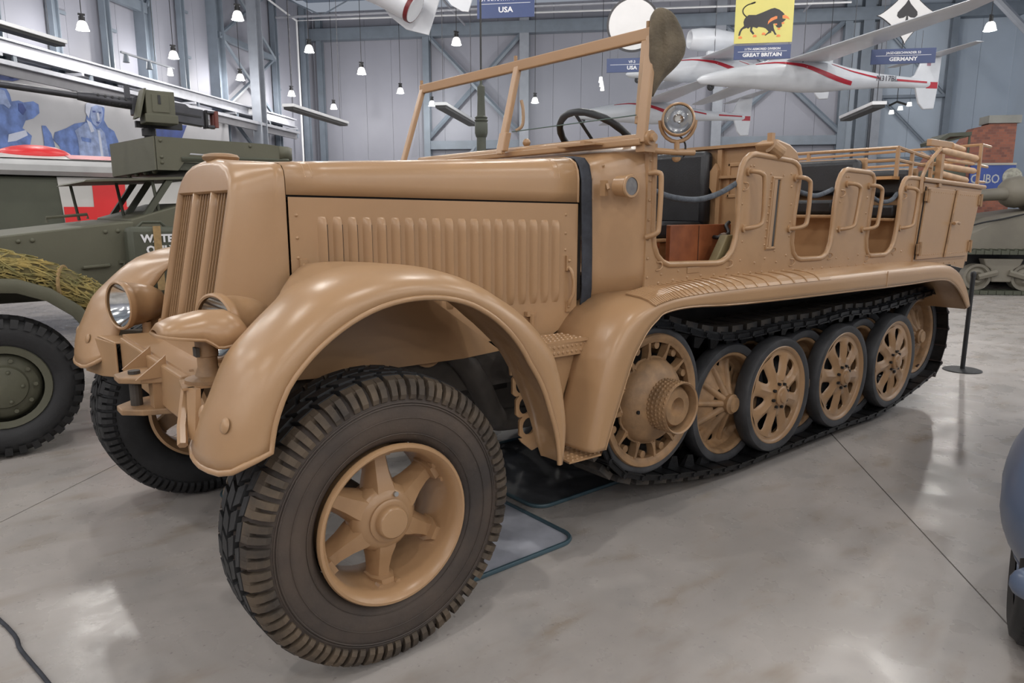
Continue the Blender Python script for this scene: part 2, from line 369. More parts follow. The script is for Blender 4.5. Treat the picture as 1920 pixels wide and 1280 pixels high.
# ---- front wheels (axis = local y, outer side at -y)
def tyre_prof(): return [(.278, -.105), (.30, -.135), (.345, -.148), (.40, -.150), (.44, -.142), (.472, -.125), (.490, -.108), (.494, -.06), (.494, .06), (.490, .108), (.472, .125), (.44, .142), (.40, .150), (.345, .148), (.30, .135), (.278, .105)]
def wedge(mb, t0, t1, y0, y1, r0, r1, sk=0., taper=.0):
    # block on a tyre: angles t0..t1, y0..y1, radii r0..r1, sk = angular skew from y0 to y1
    def P(t, y, r): return (r*cos(t), y, r*sin(t))
    b = [P(t0, y0, r0), P(t1, y0, r0), P(t1+sk, y1, r0), P(t0+sk, y1, r0)]
    e = taper; u = [P(t0+e, y0+.004, r1), P(t1-e, y0+.004, r1), P(t1+sk-e, y1-.004, r1), P(t0+sk+e, y1-.004, r1)]
    mb.hexa(b, u)
def tread():
    mb = MB(); N = 40; st = 2*PI/N
    for i in range(N):
        t = i*st
        wedge(mb, t, t+st*.80, -.052, -.002, .485, .513, st*.30, .004)
        wedge(mb, t+st*.5, t+st*1.30, .002, .052, .485, .513, -st*.30, .004)
        wedge(mb, t+st*.28, t+st*1.08, -.098, -.058, .480, .511, st*.18, .004)
        wedge(mb, t+st*.78, t+st*1.58, .058, .098, .480, .511, -st*.18, .004)
    return mb
def lugs():
    mb = MB(); N = 40; st = 2*PI/N
    for s in (-1, 1):
        for i in range(N):
            for k in (0, 1):   # forked shoulder lug
                t = i*st+(.28 if s < 0 else .78)*st+k*st*.46; w = st*.30
                rows = []
                for r, y in ((.508, .098), (.500, .128), (.478, .146), (.452, .154), (.436, .150)):
                    rows.append([(r*cos(t), s*y, r*sin(t)), (r*cos(t+w), s*y, r*sin(t+w))])
                inn = []
                for r, y in ((.484, .090), (.480, .110), (.462, .125), (.440, .138), (.430, .140)):
                    inn.append([(r*cos(t), s*y, r*sin(t)), (r*cos(t+w), s*y, r*sin(t+w))])
                for j in range(4):
                    mb.add(inn[j]+inn[j+1]+rows[j]+rows[j+1], [(4, 5, 7, 6), (0, 4, 6, 2), (1, 3, 7, 5), (2, 6, 7, 3), (0, 1, 5, 4)])
            t = i*st+(.28 if s < 0 else .78)*st; w = st*.78
            wedge2 = [(.500, .100), (.490, .128)]
            mb.add([(r*cos(q), s*y, r*sin(q)) for r, y in ((.482, .09), (.509, .098), (.497, .130), (.470, .122)) for q in (t, t+w)], [(2, 3, 5, 4), (0, 2, 4, 6), (1, 7, 5, 3), (0, 1, 3, 2), (4, 5, 7, 6)])
    return mb
def star():
    mb = MB()
    mb.lathe([(.001, -.100), (.066, -.100), (.098, -.092), (.122, -.066), (.124, -.02), (.10, .04), (.001, .05)], n=30)
    for k in range(6):
        t = PI/2+k*PI/3; d = Vector((cos(t), 0, sin(t))); p = Vector((-sin(t), 0, cos(t))); rows = []
        for r, hw, y0, y1 in ((.06, .062, -.094, .0), (.11, .056, -.086, .0), (.155, .044, -.066, .005), (.20, .038, -.052, .01), (.222, .038, -.050, .015), (.226, .044, -.078, .02), (.258, .042, -.080, .02), (.262, .040, -.07, .02)):
            c = d*r; e = hw*.55
            rows.append([tuple(c+p*a_+Vector((0, y, 0))) for a_, y in ((-hw, y1), (-hw, y0*.45), (-e, y0), (e, y0), (hw, y0*.45), (hw, y1))])
        mb.grid(rows, closed=True); n_ = len(mb.v); mb.f.append(tuple(range(n_-6, n_))[::-1])
        if k % 2:
            for s_ in (-1, 1): mb.cyl(d*.245+p*.035*s_+Vector((0, -.06, 0)), d*.245+p*.035*s_+Vector((0, -.092, 0)), .012, n=6)
    return mb
me_tyre = mesh('tyre', MB().lathe(tyre_prof(), n=72), 'rubberdust', 60)
me_ridge = []
for s_ in (-1, 1):
    for r_, y_ in ((.424, .1475), (.416, .1495), (.316, .142), (.372, .1505)): me_ridge.append(mesh('sidewall_ridge', MB().tube([(r_*cos(2*PI*k/72), s_*y_, r_*sin(2*PI*k/72)) for k in range(72)], .0028 if r_ > .4 else .0018, 5, True), 'rubberdust', 60))
me_tread = mesh('tread', tread(), 'rubber'); me_lug = mesh('shoulder_lugs', lugs(), 'shoulder')
rimp = [(.262, -.150), (.270, -.158), (.279, -.157), (.284, -.148), (.282, -.135), (.268, -.128), (.262, -.10), (.258, .10), (.27, .13), (.284, .145), (.27, .152), (.252, .12), (.238, .10), (.236, .02), (.240, -.02), (.246, -.09), (.250, -.13)]
me_rim = mesh('rim', MB().lathe(rimp, n=64, closedprof=True), 'tan', 50)
me_star = mesh('spoked_hub', star(), 'tan', 45)
capmb = MB().lathe([(.075, -.085), (.076, -.106), (.070, -.110), (.058, -.110), (.056, -.132), (.050, -.138), (.001, -.140)], n=30)
me_cap = mesh('hub_cap', capmb, 'tan', 40)
me_nip = mesh('grease_nipple', MB().cyl((.03, -.085, .085), (.03, -.104, .088), .009, n=8), 'bolt')
def front_wheel(y, rz, steer, dusty):
    w = bpy.data.objects.new('front_wheel', me_rim); COL.objects.link(w); w.parent = HT; w.location = (0, y, .513); w.rotation_euler = (0, 0, rz+steer)
    for n_, me in (('tyre', me_tyre), ('tread', me_tread), ('shoulder_lugs', me_lug), ('spoked_hub', me_star), ('hub_cap', me_cap), ('grease_nipple', me_nip)):
        o = ob(n_, me, w)
        if n_ == 'shoulder_lugs': o['kind'] = 'stuff'
        if not dusty and n_ in ('tyre', 'shoulder_lugs'):
            o.data = me.copy(); o.data.materials[0] = M['rubber']
    if dusty:
        for me in me_ridge[:4]: ob('sidewall_ridge', me, w)
    return w
front_wheel(.205, 0, .008, True); front_wheel(2*YC-.205, PI, .008, False).location.x = -.05
# ---- front fenders
LIP = [(-170, 0)]
cx, cz = .08, .72
def fender():
    # angle table (degrees from +x) -> lip radius, crown radius
    lip = [(-14, .66), (8, .592), (30, .56), (50, .566), (68, .570), (86, .565), (104, .562), (122, .557), (142, .555), (154, .54), (163, .525), (172, .54), (176, .55)]
    crown = [(-14, .69), (0, .72), (24, .742), (38, .708), (53, .672), (71, .66), (87, .657), (104, .667), (117, .677), (133, .667), (142, .674), (153, .66), (160, .665), (172, .65), (178, .645)]
    rows = []; NA = 44
    prof = [(.020, 0, 0), (.018, .25, .0), (.028, .45, 0), (.055, .66, 0), (.10, .85, 0), (.16, .96, 0), (.22, 1, 0), (.28, 1., 0), (.34, .97, 0), (.40, .90, 0), (.45, .80, 0), (.475, .62, 0)]
    for i in range(NA+1):
        row = []
        for j, (y, f, _) in enumerate(prof):
            # bottom of the front end is rounded: corner columns stop earlier
            e = {0: 13, 1: 10.5, 2: 8.5, 3: 6, 4: 4.6, 5: 4, 9: 4.5, 10: 7, 11: 12}.get(j, 3.6)
            t = -13+(176-e+13)*i/NA
            yy = y
            if t < 40: yy = .02+(y-.02)*(.30+.70*max(0, (t+13)/53)**.8)
            r0, r1 = interp(lip, t), interp(crown, t)
            if j >= 7: f = f-(f-{7: .93, 8: .76, 9: .55, 10: .28, 11: .0}[j])*max(0, min(1, (t-100)/25))*(1-.75*max(0, min(1, (t-158)/14)))
            r = r0+(r1-r0)*f
            if 55 < t < 120 and j >= 9: q_ = min(1, (t-55)/15, (120-t)/20); rr_ = r1-.004*(j-8); yy = y+.05*(j-8)*q_; r = r+(rr_-r)*q_
            a = math.radians(t); row.append((cx+r*cos(a), yy, cz+r*sin(a)))
        rows.append(row)
    return rows
frows = fender()
fmb = MB().grid(frows)
bead = [r[0] for r in frows]+frows[-1][1:]
for mir in (0, 1):
    g = (lambda m_: mirror(m_)) if mir else (lambda m_: m_)
    fo = part('front_fender', g(fmb), 'tan', HT, 60, solid=.006, loc=(-.05 if mir else 0, 0, 0))
    part('rolled_edge', g(MB().tube(bead, .010, 8)), 'tan', fo, 60)
    nrm = lambda q: (Vector((q[0]-cx-.12, (q[1]-.23)*.8, q[2]-cz))).normalized()
    for i, j in ((NAi, NJ) for NAi, NJ in ((41, 4), (41, 8), (42, 10))):
        q = Vector(frows[i][j]); d = nrm(q)
        part('plug', g(MB().dome(q+d*.001, .024, d, 16, 4, .010)), 'tan', fo, 60)
# wheel arch inner wall and floor pan between hood and fender
wm = MB().prism([(-.36, .97), (-.28, 1.10), (-.12, 1.22), (.1, 1.29), (.40, 1.24), (.62, 1.08), (.80, .95), (.60, .94), (-.05, .95)], lambda x, z, d: (x, d, z), .50, .51)
for m_ in (wm, mirror(wm)): part('arch_wall', m_, 'tan', HT)
for g in (lambda m_: m_, mirror):
    part('frame_rail', g(MB().box((.58, .62, .86), (1.9, .09, .17))), 'undark', HT)
    part('leaf_spring', g(MB().tube(smoothpath([(-.36, .62, .70), (-.2, .62, .62), (0, .62, .57), (.25, .62, .60), (.55, .62, .70)], 4), .03, 6)), 'undark', HT)
part('front_axle', MB().cyl((0, .35, .513), (0, 2.05, .513), .05, n=12).sphere((0, 1.2, .53), .13), 'undark', HT, 40)
part('engine_sump', MB().box((.5, 1.2, .95), (1.3, .62, .6)), 'undark', HT)
ex = MB().tube(smoothpath([(.45, .62, 1.02), (.60, .56, .95), (.72, .56, .80), (.85, .62, .62), (1.0, .70, .55), (1.5, .72, .52)], 5), .055, 14)
part('exhaust_pipe', ex, 'undark', HT, 60)
part('exhaust_collar', MB().lathe([(.05, 0), (.075, 0), (.075, .03), (.05, .03)], (.45, .54, .99), 'Y', 24, closedprof=True), 'tan', HT, 40)
# ---- radiator shell
def mirz(half): return half+[(2*YC-y, z) for y, z in half[-2::-1]]
FO = mirz([(.82, 1.0), (.82, 1.2), (.82, 1.45), (.82, 1.62), (.828, 1.665), (.855, 1.70), (.91, 1.733), (1.0, 1.757), (1.1, 1.766), (1.2, 1.768)])
RO = mirz([(.69, 1.0), (.69, 1.2), (.69, 1.45), (.69, 1.621), (.692, 1.683), (.700, 1.71), (.722, 1.731), (.80, 1.743), (.89, 1.744), (1.2, 1.745)])
xf = lambda z: -.207-(1.719-z)*.204
def inset(o, k): return [(YC+(y-YC)*(1-k/.4), z-(k if z > 1.60 else k*.0)) for y, z in o]
GY0, GY1, GZ0, GZ1 = .865, 1.535, 1.06, 1.632
OP = [(min(max(YC+(y-YC)*.95, GY0), GY1), min(max(z, GZ0), GZ1)) for y, z in FO]
rows = []
rows.append([(xf(z)+.052, y, z) for y, z in OP]); rows.append([(xf(z)+.012, y, z) for y, z in OP]); rows.append([(xf(z)+.001, YC+(y-YC)*1.02, z+(.008 if z >= GZ1 else 0)) for y, z in OP])
rows.append([(xf(z), y, z) for y, z in inset(FO, .025)]); rows.append([(xf(z)+.006, y, z) for y, z in inset(FO, .008)]); rows.append([(xf(z)+.022, y, z) for y, z in FO])
for k in (.25, .5, .75, 1): rows.append([((xf(z)+.022)*(1-k)+(-.070)*k, y+(yr-y)*k, z+(zr-z)*k) for (y, z), (yr, zr) in zip(FO, RO)])
shell = part('radiator_shell', MB().grid(rows), 'tan', HT, 50, solid=.004)
part('shell_sill', MB().add([(xf(z)+dx, y, z) for z in (.985, 1.075) for y in (.80, 1.60) for dx in (-.004, .05)], [(0, 1, 3, 2), (4, 6, 7, 5), (0, 2, 6, 4), (1, 5, 7, 3), (0, 4, 5, 1), (2, 3, 7, 6)]), 'tan', HT, bevel=.008)
part('grille_backing', MB().add([(xf(z)+.050, y, z) for z in (GZ0-.03, GZ1+.02) for y in (GY0-.02, GY1+.02)], [(0, 1, 3, 2)]), mat('radiator_core', (.016, .011, .007), .9), shell)
def slat(y, w, d, x0): # leaning upright
    z0, z1 = GZ0-.02, GZ1+.006
    return MB().hexa([(xf(z0)+x0, y-w/2, z0), (xf(z0)+x0, y+w/2, z0), (xf(z0)+x0+d, y+w/2, z0), (xf(z0)+x0+d, y-w/2, z0)], [(xf(z1)+x0, y-w/2, z1), (xf(z1)+x0, y+w/2, z1), (xf(z1)+x0+d, y+w/2, z1), (xf(z1)+x0+d, y-w/2, z1)])
for y in (1.0775, 1.3225):
    mb = MB()
    def prow(z): return [(xf(z)+.012+.03*(1-cos(t)) if False else xf(z)+.003+.034*(1-sin(t)), y+.024*cos(t)*-1, z) for t in [PI*k/10 for k in range(11)]]
    zs = [GZ0-.02, 1.2, 1.4, 1.58, GZ1+.01]
    part('grille_pillar', mb.grid([prow(z) for z in zs]), 'tan', shell, 50, solid=.003)
for y0, y1 in ((.875, 1.045), (1.11, 1.29), (1.355, 1.525)):
    for k in range(5): part('grille_bar', slat(y0+(y1-y0)*(k+.5)/5, .0075, .007, .020), 'tan', shell)
# edge return of the opening between pillars
cp = MB().lathe([(.001, .032), (.045, .031), (.066, .026), (.074, .016), (.07, .005), (.055, -.004), (.05, -.03)], (-.135, 1.2, 1.765), 'Z', 28)
part('radiator_cap', cp, 'tandust', HT, 50)
# ---- hood
hx0, hx1 = -.068, 1.235
def hood_out(s, dz=0., dy=0.):
    y0 = .69+(.465-.69)*s-dy; zs = 1.617-.020*s; zt = 1.745+.062*s+dz
    return mirz([(y0, zs+.004), (y0, zs+.05), (y0+.001, zs+.52*(zt-zs)), (y0+.007, zs+.70*(zt-zs)), (y0+.024, zs+.86*(zt-zs)), (y0+.055, zs+.945*(zt-zs)), (y0+.10, zs+.982*(zt-zs)), (y0+.2, zt-.001), (YC, zt)])
rows = [[(hx0+(hx1-hx0)*s, y, z) for y, z in hood_out(s)] for s in [k/8 for k in range(9)]]
hood = part('hood', MB().grid(rows), 'tan', HT, 50, solid=.005)
for s in (.055, .075, .90, .92): part('pressed_rib', MB().tube([(hx0+(hx1-hx0)*s, y, z) for y, z in smoothpath2(hood_out(s)[2:-2])] if False else [(hx0+(hx1-hx0)*s, y, z) for y, z in hood_out(s)[2:-2]], .004, 6), 'tan', hood, 60)
part('rear_bead', MB().tube([(hx1-.004, y, z) for y, z in hood_out(1)], .007, 6), 'tan', hood, 60)
dH = Vector((1.3, -.225, 0)).normalized(); nH = Vector((-.225, -1.3, 0)).normalized()
def hp(x, z, n=0): # point on the near hood side
    y = .69-.225*(x+.065)/1.3
    return Vector((x, y, z))+nH*n
for g in (lambda m_: m_, mirror):
    part('seam', g(MB().add([hp(hx0, 1.612, -.006), hp(hx1, 1.592, -.006), hp(hx1, 1.604, -.006), hp(hx0, 1.626, -.006)], [(0, 1, 2, 3)])), 'gasket', hood)
    mb = MB().add([hp(hx0+.006, 1.0), hp(hx1-.15, .985), hp(hx1-.02, 1.06), hp(hx1-.004, 1.09), hp(hx1-.004, 1.594), hp(hx0+.006, 1.613)], [(0, 1, 2, 3, 4, 5)])
    sp = part('hood_side_panel', g(mb), 'tan', HT, solid=.006)
    for k in range(19):
        x = .064+(1.113-.064)*k/18; z1 = 1.540-.018*k/18; z0 = 1.145; rows = []
        for z, f in ((z0, .02), (z0+.012, .5), (z0+.035, .9), (z0+.06, 1), (z1-.06, 1), (z1-.03, .9), (z1-.012, .6), (z1-.003, .25), (z1, .02)):
            rows.append([hp(x, z)+dH*s*(.8+.2*f)+nH*(n*f+.003) for s, n in ((-.023, 0), (-.017, .005), (-.009, .012), (.0, .016), (.008, .0185), (.010, .0175), (.0105, -.001))])
        part('louver', g(MB().grid(rows)), 'tan', sp, 35)
        if g is not mirror: part('louver_slot', MB().add([hp(x, z0+.04, .0045)+dH*.0108, hp(x, z0+.04, .0045)+dH*.0165, hp(x, z1-.03, .0045)+dH*.0165, hp(x, z1-.03, .0045)+dH*.0108], [(0, 1, 2, 3)]), 'gasket', sp)
    for x, zs in ((-.018, (1.355, 1.33, 1.20)), (1.18, (1.335, 1.312, 1.12))):   # panel handles
        h = MB().box(hp(x, zs[0]-.012, .006), (.03, .012, .07)); h.box(hp(x, zs[2], .006), (.024, .012, .05))
        h.tube(smoothpath([hp(x, zs[0]-.03, .008), hp(x+.006, zs[0]-.05, .028), hp(x+.012, zs[0]-.10, .034), hp(x+.010, zs[2]+.06, .034), hp(x, zs[2]+.03, .024), hp(x, zs[2], .008)], 4), .0085, 8)
        for z in (zs[0], zs[1]-.01, zs[2]): h.dome(hp(x, z, .012), .008, nH, 8, 3)
        part('panel_handle', g(h), 'tan', sp, 45)
    h = MB().box(hp(.975, 1.10, .012), (.05, .02, .022)); h.cyl(hp(.98, 1.10, .02), hp(.98, 1.03, .016), .012, n=8); h.cyl(hp(.98, 1.035, .012), hp(.985, 1.0, .010), .006, n=6); h.dome(hp(.985, .998, .008), .012, nH, 10, 3)
    part('hood_latch', g(h), 'tan', sp, 45)
# ---- rivets collected per zone
RIV = MB()
def riv(p, n=(0, -1, 0), r=.0075): RIV.dome(p, r, n, 8, 2, r*.7)
for x in (-.035, 1.165):
    for z in (1.545, 1.46, 1.385): riv(hp(x, z, .002), nH)
# ---- canvas strip and cowl
def cowl_out(s):
    e = s*s*(3-2*s)
    y0 = .458+(.283-.458)*e; zt = 1.80+.068*s; zb = 1.085+.115*s
    return mirz([(y0, zb), (y0, 1.3), (y0, 1.5), (y0, 1.62+.04*s), (y0+.006, 1.70+.05*s), (y0+.02, zt-.045), (y0+.05, zt-.014), (y0+.12, zt-.002), (y0+.3, zt), (YC, zt+.003)])
cx0, cx1 = 1.292, 1.535
def strip_out(s):
    y0 = .461-.005*s; zt = 1.812+.004*s; zb = 1.07+.02*s
    return mirz([(y0-.012, zb), (y0-.02+.004*sin(9*s), 1.2), (y0-.016, 1.35), (y0-.020, 1.5), (y0-.016, 1.62), (y0-.010, 1.70), (y0+.012, zt-.045), (y0+.045, zt-.012), (y0+.12, zt), (YC, zt+.004)])
part('canvas_strip', MB().grid([[(1.238+.062*s+(.006*sin(11*z)), y, z) for y, z in strip_out(s)] for s in (0, .2, .5, .8, 1)]), 'canvasblk', HT, 60, solid=.006)
cowl = part('cowl', MB().grid([[(cx0+(cx1-cx0)*s, y, z) for y, z in cowl_out(s)] for s in [k/8 for k in range(9)]]), 'tan', HT, 50, solid=.005)
part('firewall', MB().box((1.27, 1.2, 1.42), (.02, 1.42, .70)), 'undark', HT)
for k in range(7): riv((cx0+.012, .452, 1.14+.095*k), (-.4, -1, 0)); riv((cx0+.065, .43, 1.14+.105*k), (-.4, -1, 0))
cl_ = MB().cyl((1.372, .345, 1.675), (1.372, .275, 1.672), .046, .050, n=24).lathe([(.050, 0), (.054, -.006), (.050, -.012), (.040, -.012)], (1.372, .275, 1.672), 'Y', 24)
co = part('cowl_lamp', cl_, 'tan', HT, 40); part('lens', MB().cyl((1.372, .2725, 1.672), (1.372, .266, 1.672), .041, n=24), 'dull', co)
part('lamp_hinge', MB().box((1.318, .385, 1.665), (.02, .03, .07)).cyl((1.318, .365, 1.685), (1.318, .355, 1.66), .008, n=8), 'tan', co)
# ---- body sides
YB = .28
SIDE = [(1.50, 1.185), (1.63, 1.205), (1.88, 1.212), (2.7, 1.195), (3.9, 1.182), (5.2, 1.14), (5.495, 1.10), (5.60, 1.40), (5.70, 1.72), (5.71, 1.755), (4.52, 1.786), (4.431, 1.795), (4.319, 1.797), (4.26, 1.79), (4.225, 1.768), (4.195, 1.716), (4.195, 1.602), (4.188, 1.50), (4.173, 1.414), (4.15, 1.35), (4.12, 1.309), (4.075, 1.28), (4.022, 1.265), (3.806, 1.267), (3.765, 1.282), (3.738, 1.32), (3.727, 1.376), (3.749, 1.556), (3.769, 1.707), (3.765, 1.77), (3.74, 1.80), (3.688, 1.811), (3.399, 1.818), (3.36, 1.81), (3.325, 1.785), (3.297, 1.74), (3.274, 1.597), (3.270, 1.48), (3.257, 1.37), (3.221, 1.306), (3.18, 1.285), (3.134, 1.276), (2.902, 1.279), (2.855, 1.292), (2.815, 1.325), (2.795, 1.38), (2.802, 1.531), (2.827, 1.692), (2.835, 1.775), (2.815, 1.815), (2.775, 1.835), (2.731, 1.844), (2.37, 1.862), (2.325, 1.855), (2.283, 1.83), (2.253, 1.791), (2.236, 1.717), (2.240, 1.533), (2.232, 1.42), (2.205, 1.355), (2.163, 1.318), (2.115, 1.298), (2.066, 1.293), (1.673, 1.304), (1.625, 1.32), (1.585, 1.352), (1.560, 1.40), (1.548, 1.47), (1.545, 1.60), (1.540, 1.868), (1.50, 1.868)]
f3 = lambda x, z, d: (x, d, z)
edge = [(x, YB+.004, z) for x, z in SIDE[9:-1]]
for g in (lambda m_: m_, mirror):
    sd = part('body_side', g(MB().prism(SIDE, f3, YB, YB+.022)), 'tan', HT)
    part('rolled_edge', g(MB().tube(edge[:], .0165, 8)), 'tan', sd, 60)
part('running_gap', MB().tube([(x, YB-.003, z-.002) for x, z in SIDE[:6]], .007, 6), 'gasket', HT)
for k in range(34):
    x = 1.6+k*.112; z = interp([(1.5, 1.212), (1.88, 1.238), (2.7, 1.222), (3.9, 1.21), (5.4, 1.15)], x); riv((x, YB, z))
for x, z in ((1.62, 1.26), (1.75, 1.27), (2.16, 1.265), (2.28, 1.30), (2.42, 1.28), (2.52, 1.30), (2.64, 1.275), (2.74, 1.31), (3.24, 1.29), (3.34, 1.27), (3.5, 1.26), (3.63, 1.28), (4.15, 1.26), (4.28, 1.28), (2.29, 1.40), (2.27, 1.60), (2.29, 1.68), (2.76, 1.60), (2.76, 1.50), (2.76, 1.42), (2.75, 1.70), (2.74, 1.77), (3.32, 1.45), (3.33, 1.62), (3.69, 1.55), (3.69, 1.65), (3.7, 1.72), (3.66, 1.45), (4.25, 1.45), (4.25, 1.65), (2.33, 1.80), (2.36, 1.80), (3.39, 1.775), (3.42, 1.775), (4.30, 1.75), (4.34, 1.75), (2.46, 1.77), (2.53, 1.765), (2.66, 1.76)): riv((x, YB, z))
for k in range(9): riv((2.525-.004*k+.015, YB, 1.72-.043*k)); riv((2.645-.004*k, YB, 1.74-.05*k))
for k in range(7): riv((1.515, YB-.003, 1.25+.09*k), r=.006)
# sight slit and its frame
sl = MB()
for (a, b) in (((2.552, 1.742), (2.522, 1.352)), ((2.632, 1.742), (2.606, 1.352)), ((2.546, 1.742), (2.638, 1.742)), ((2.512, 1.356), (2.612, 1.356))):
    sl.tube([(a[0], YB-.002, a[1]), (b[0], YB-.002, b[1])], .009, 6)
s_ = part('slit_frame', sl, 'tan', HT); part('slit', MB().prism([(2.570, 1.735), (2.618, 1.735), (2.596, 1.362), (2.545, 1.362)], f3, YB-.004, YB), 'undark', s_)
part('slit_shutter', MB().prism([(2.560, 1.735), (2.592, 1.735), (2.566, 1.362), (2.534, 1.362)], f3, YB-.009, YB-.004), 'tan', s_)
# grab handles
def handle(p0, p1, out=.055):
    (x0, z0), (x1, z1) = p0, p1
    P = smoothpath([(x0, YB+.0, z0), (x0+.008, YB-.03, z0+.002), (x0+.045, YB-out, z0-.01), (x0+.068, YB-out-.004, z0-.05), (x1+.09, YB-out-.004, z1+.06), (x1+.066, YB-out, z1+.018), (x1+.02, YB-.03, z1+.004), (x1, YB, z1)], 5)
    mb = MB().tube(P, .0125, 8)
    for q in ((x0, z0), (x1, z1)): mb.cyl((q[0], YB, q[1]), (q[0], YB-.012, q[1]), .022, n=12)
    return mb
for p0, p1 in (((2.31, 1.768), (2.295, 1.470)), ((2.785, 1.75), (2.755, 1.461)), ((3.40, 1.73), (3.345, 1.45)), ((3.70, 1.725), (3.655, 1.445)), ((4.26, 1.72), (4.215, 1.445))):
    part('grab_handle', handle(p0, p1), 'tan', HT, 60)
gp = MB().tube(smoothpath([(1.505, YB, 1.735), (1.525, YB-.04, 1.735), (1.535, YB-.05, 1.70), (1.53, YB-.05, 1.50), (1.52, YB-.045, 1.46), (1.50, YB, 1.44)], 5), .0125, 8)
part('grab_handle', gp, 'tan', HT, 60)
# tie hooks
for x, z in ((2.275, 1.69), (2.165, 1.285), (1.585, 1.30), (3.335, 1.67), (3.235, 1.285), (2.79, 1.265), (4.225, 1.665), (3.735, 1.25), (4.13, 1.29)):
    part('tie_hook', MB().tube(smoothpath([(x, YB, z+.02), (x+.02, YB-.012, z+.018), (x+.025, YB-.014, z), (x+.01, YB-.012, z-.015), (x-.005, YB, z-.02)], 4), .004, 6), 'tan', HT)
part('name_plate', MB().box((1.87, YB-.002, 1.268), (.10, .004, .03)), 'tan', HT, bevel=.004)
# ---- storage cabinet doors at the rear
cab = MB().prism([(4.545, 1.765), (5.69, 1.735), (5.485, 1.185), (4.475, 1.19)], f3, YB-.006, YB); part('cabinet_frame', cab, 'tan', HT)
part('cabinet_top_rail', MB().tube([(4.50, YB-.012, 1.79), (5.72, YB-.012, 1.758)], .018, 8), 'tan', HT, 60)
for q, n_ in (([(4.585, 1.735), (5.105, 1.722), (4.985, 1.21), (4.505, 1.212)], 0), ([(5.135, 1.722), (5.640, 1.71), (5.475, 1.205), (5.005, 1.209)], 1)):
    d = part('cabinet_door', MB().prism(q, f3, YB-.022, YB-.006), 'tan', HT, bevel=.003)
    part('door_gap', MB().prism([(q[0][0]-.014, q[0][1]+.006), (q[0][0], q[0][1]+.004), (q[3][0], q[3][1]), (q[3][0]-.014, q[3][1])], f3, YB-.010, YB-.0065), 'gasket', d)
    for k in range(12):
        for e in (0, 1):
            a_, b_ = (q[0], q[1]) if e == 0 else (q[3], q[2]); t = (k+.5)/12; riv((a_[0]+(b_[0]-a_[0])*t, YB-.022, a_[1]+(b_[1]-a_[1])*t+(-.03 if e == 0 else .03)), r=.005)
    for k in (0.12, .85):
        e = (q[0], q[3]) if n_ == 0 else (q[1], q[2]); xx = e[0][0]+(e[1][0]-e[0][0])*k; zz = e[0][1]+(e[1][1]-e[0][1])*k
        part('hinge', MB().box((xx, YB-.026, zz), (.075, .012, .075)).cyl((xx, YB-.034, zz-.05), (xx, YB-.034, zz+.05), .011, n=8), 'tandust', d)
    if n_ == 0: part('door_handle', MB().cyl((5.06, YB-.022, 1.47), (5.06, YB-.06, 1.47), .013, n=8).tube([(5.04, YB-.058, 1.47), (5.09, YB-.06, 1.478), (5.15, YB-.055, 1.468)], .011, 8), 'tan', d)
part('door_rod', MB().tube([(5.115, YB-.03, 1.72), (4.992, YB-.03, 1.21)], .008, 6), 'tandust', HT)
part('rivets', RIV, 'tan', HT, 60, stuff=True)
# ---- interior
part('floor_pan', MB().box((3.60, 1.2, 1.222), (3.9, 1.78, .02)), 'tan', HT)
part('rear_wall', MB().box((5.60, 1.2, 1.45), (.03, 1.8, .60)), 'tan', HT)
part('cargo_deck', MB().box((5.08, 1.2, 1.745), (1.05, 1.78, .03)), 'orangewood', HT)
part('cabinet_bulkhead', MB().box((4.56, 1.2, 1.48), (.03, 1.78, .55)), 'tan', HT)
bk = part('bulkhead', MB().box((2.62, 1.2, 1.57), (.03, 1.78, .72)), 'tan', HT)
part('bulkhead_rail', MB().box((2.60, 1.2, 1.935), (.06, 1.80, .018)), 'tan', bk)
part('bulkhead_post', MB().box((2.595, .655, 1.57), (.03, .03, .70)), 'tan', bk)
fr = MB()
for c, s in (((2.602, .50, 1.83), (.012, .21, .022)), ((2.602, .50, 1.65), (.012, .21, .022)), ((2.602, .60, 1.74), (.012, .022, .20)), ((2.602, .40, 1.74), (.012, .022, .20))): fr.box(c, s)
part('recess_frame', fr, 'tan', bk, bevel=.004); part('latch_arm', MB().box((2.585, .60, 1.76), (.03, .16, .016)), 'tan', bk)
part('latch_plate', MB().prism([(.665, 1.84), (.72, 1.77), (.70, 1.70), (.655, 1.64), (.645, 1.80)], lambda y, z, d: (d, y, z), 2.555, 2.575), 'tan', bk)
def seat(xb, ztop, zc, xf_, y0, y1, zb):
    mb = MB().box((xb-.045, (y0+y1)/2, (ztop+zb)/2), (.09, y1-y0, ztop-zb)); part('seat_back', mb, 'leather', HT, 40, bevel=.035)
    mb = MB().box(((xf_+xb-.09)/2, (y0+y1)/2, zc-.045), (xb-.09-xf_, y1-y0, .09)); part('seat_cushion', mb, 'leather', HT, 40, bevel=.02)
    part('seat_frame', MB().box(((xf_+xb)/2-.03, (y0+y1)/2, zc-.103), (xb-xf_-.02, y1-y0+.02, .022)), 'tan', HT, bevel=.008)
seat(2.60, 1.915, 1.50, 2.06, .70, 2.06, 1.47)
part('seat_board', MB().box((2.10, 1.38, 1.375), (.03, 1.36, .04)), 'wood', HT)
part('seat_box', MB().box((2.32, 1.38, 1.30), (.42, 1.30, .16)), 'tan', HT)
for xb, xs, zt, zc in ((3.72, 3.335, 1.898, 1.632), (4.515, 4.225, 1.862, 1.606)):
    seat(xb, zt, zc, xs, .33, 2.07, 1.665)
    part('seat_back_shell', MB().box((xb+.01, 1.2, (zt+1.25)/2), (.022, 1.77, zt-1.25+.02)), 'tan', HT, bevel=.02)
    part('seat_box', MB().box((xs+.20, 1.2, 1.375), (.26, 1.74, .30)), 'tan', HT)
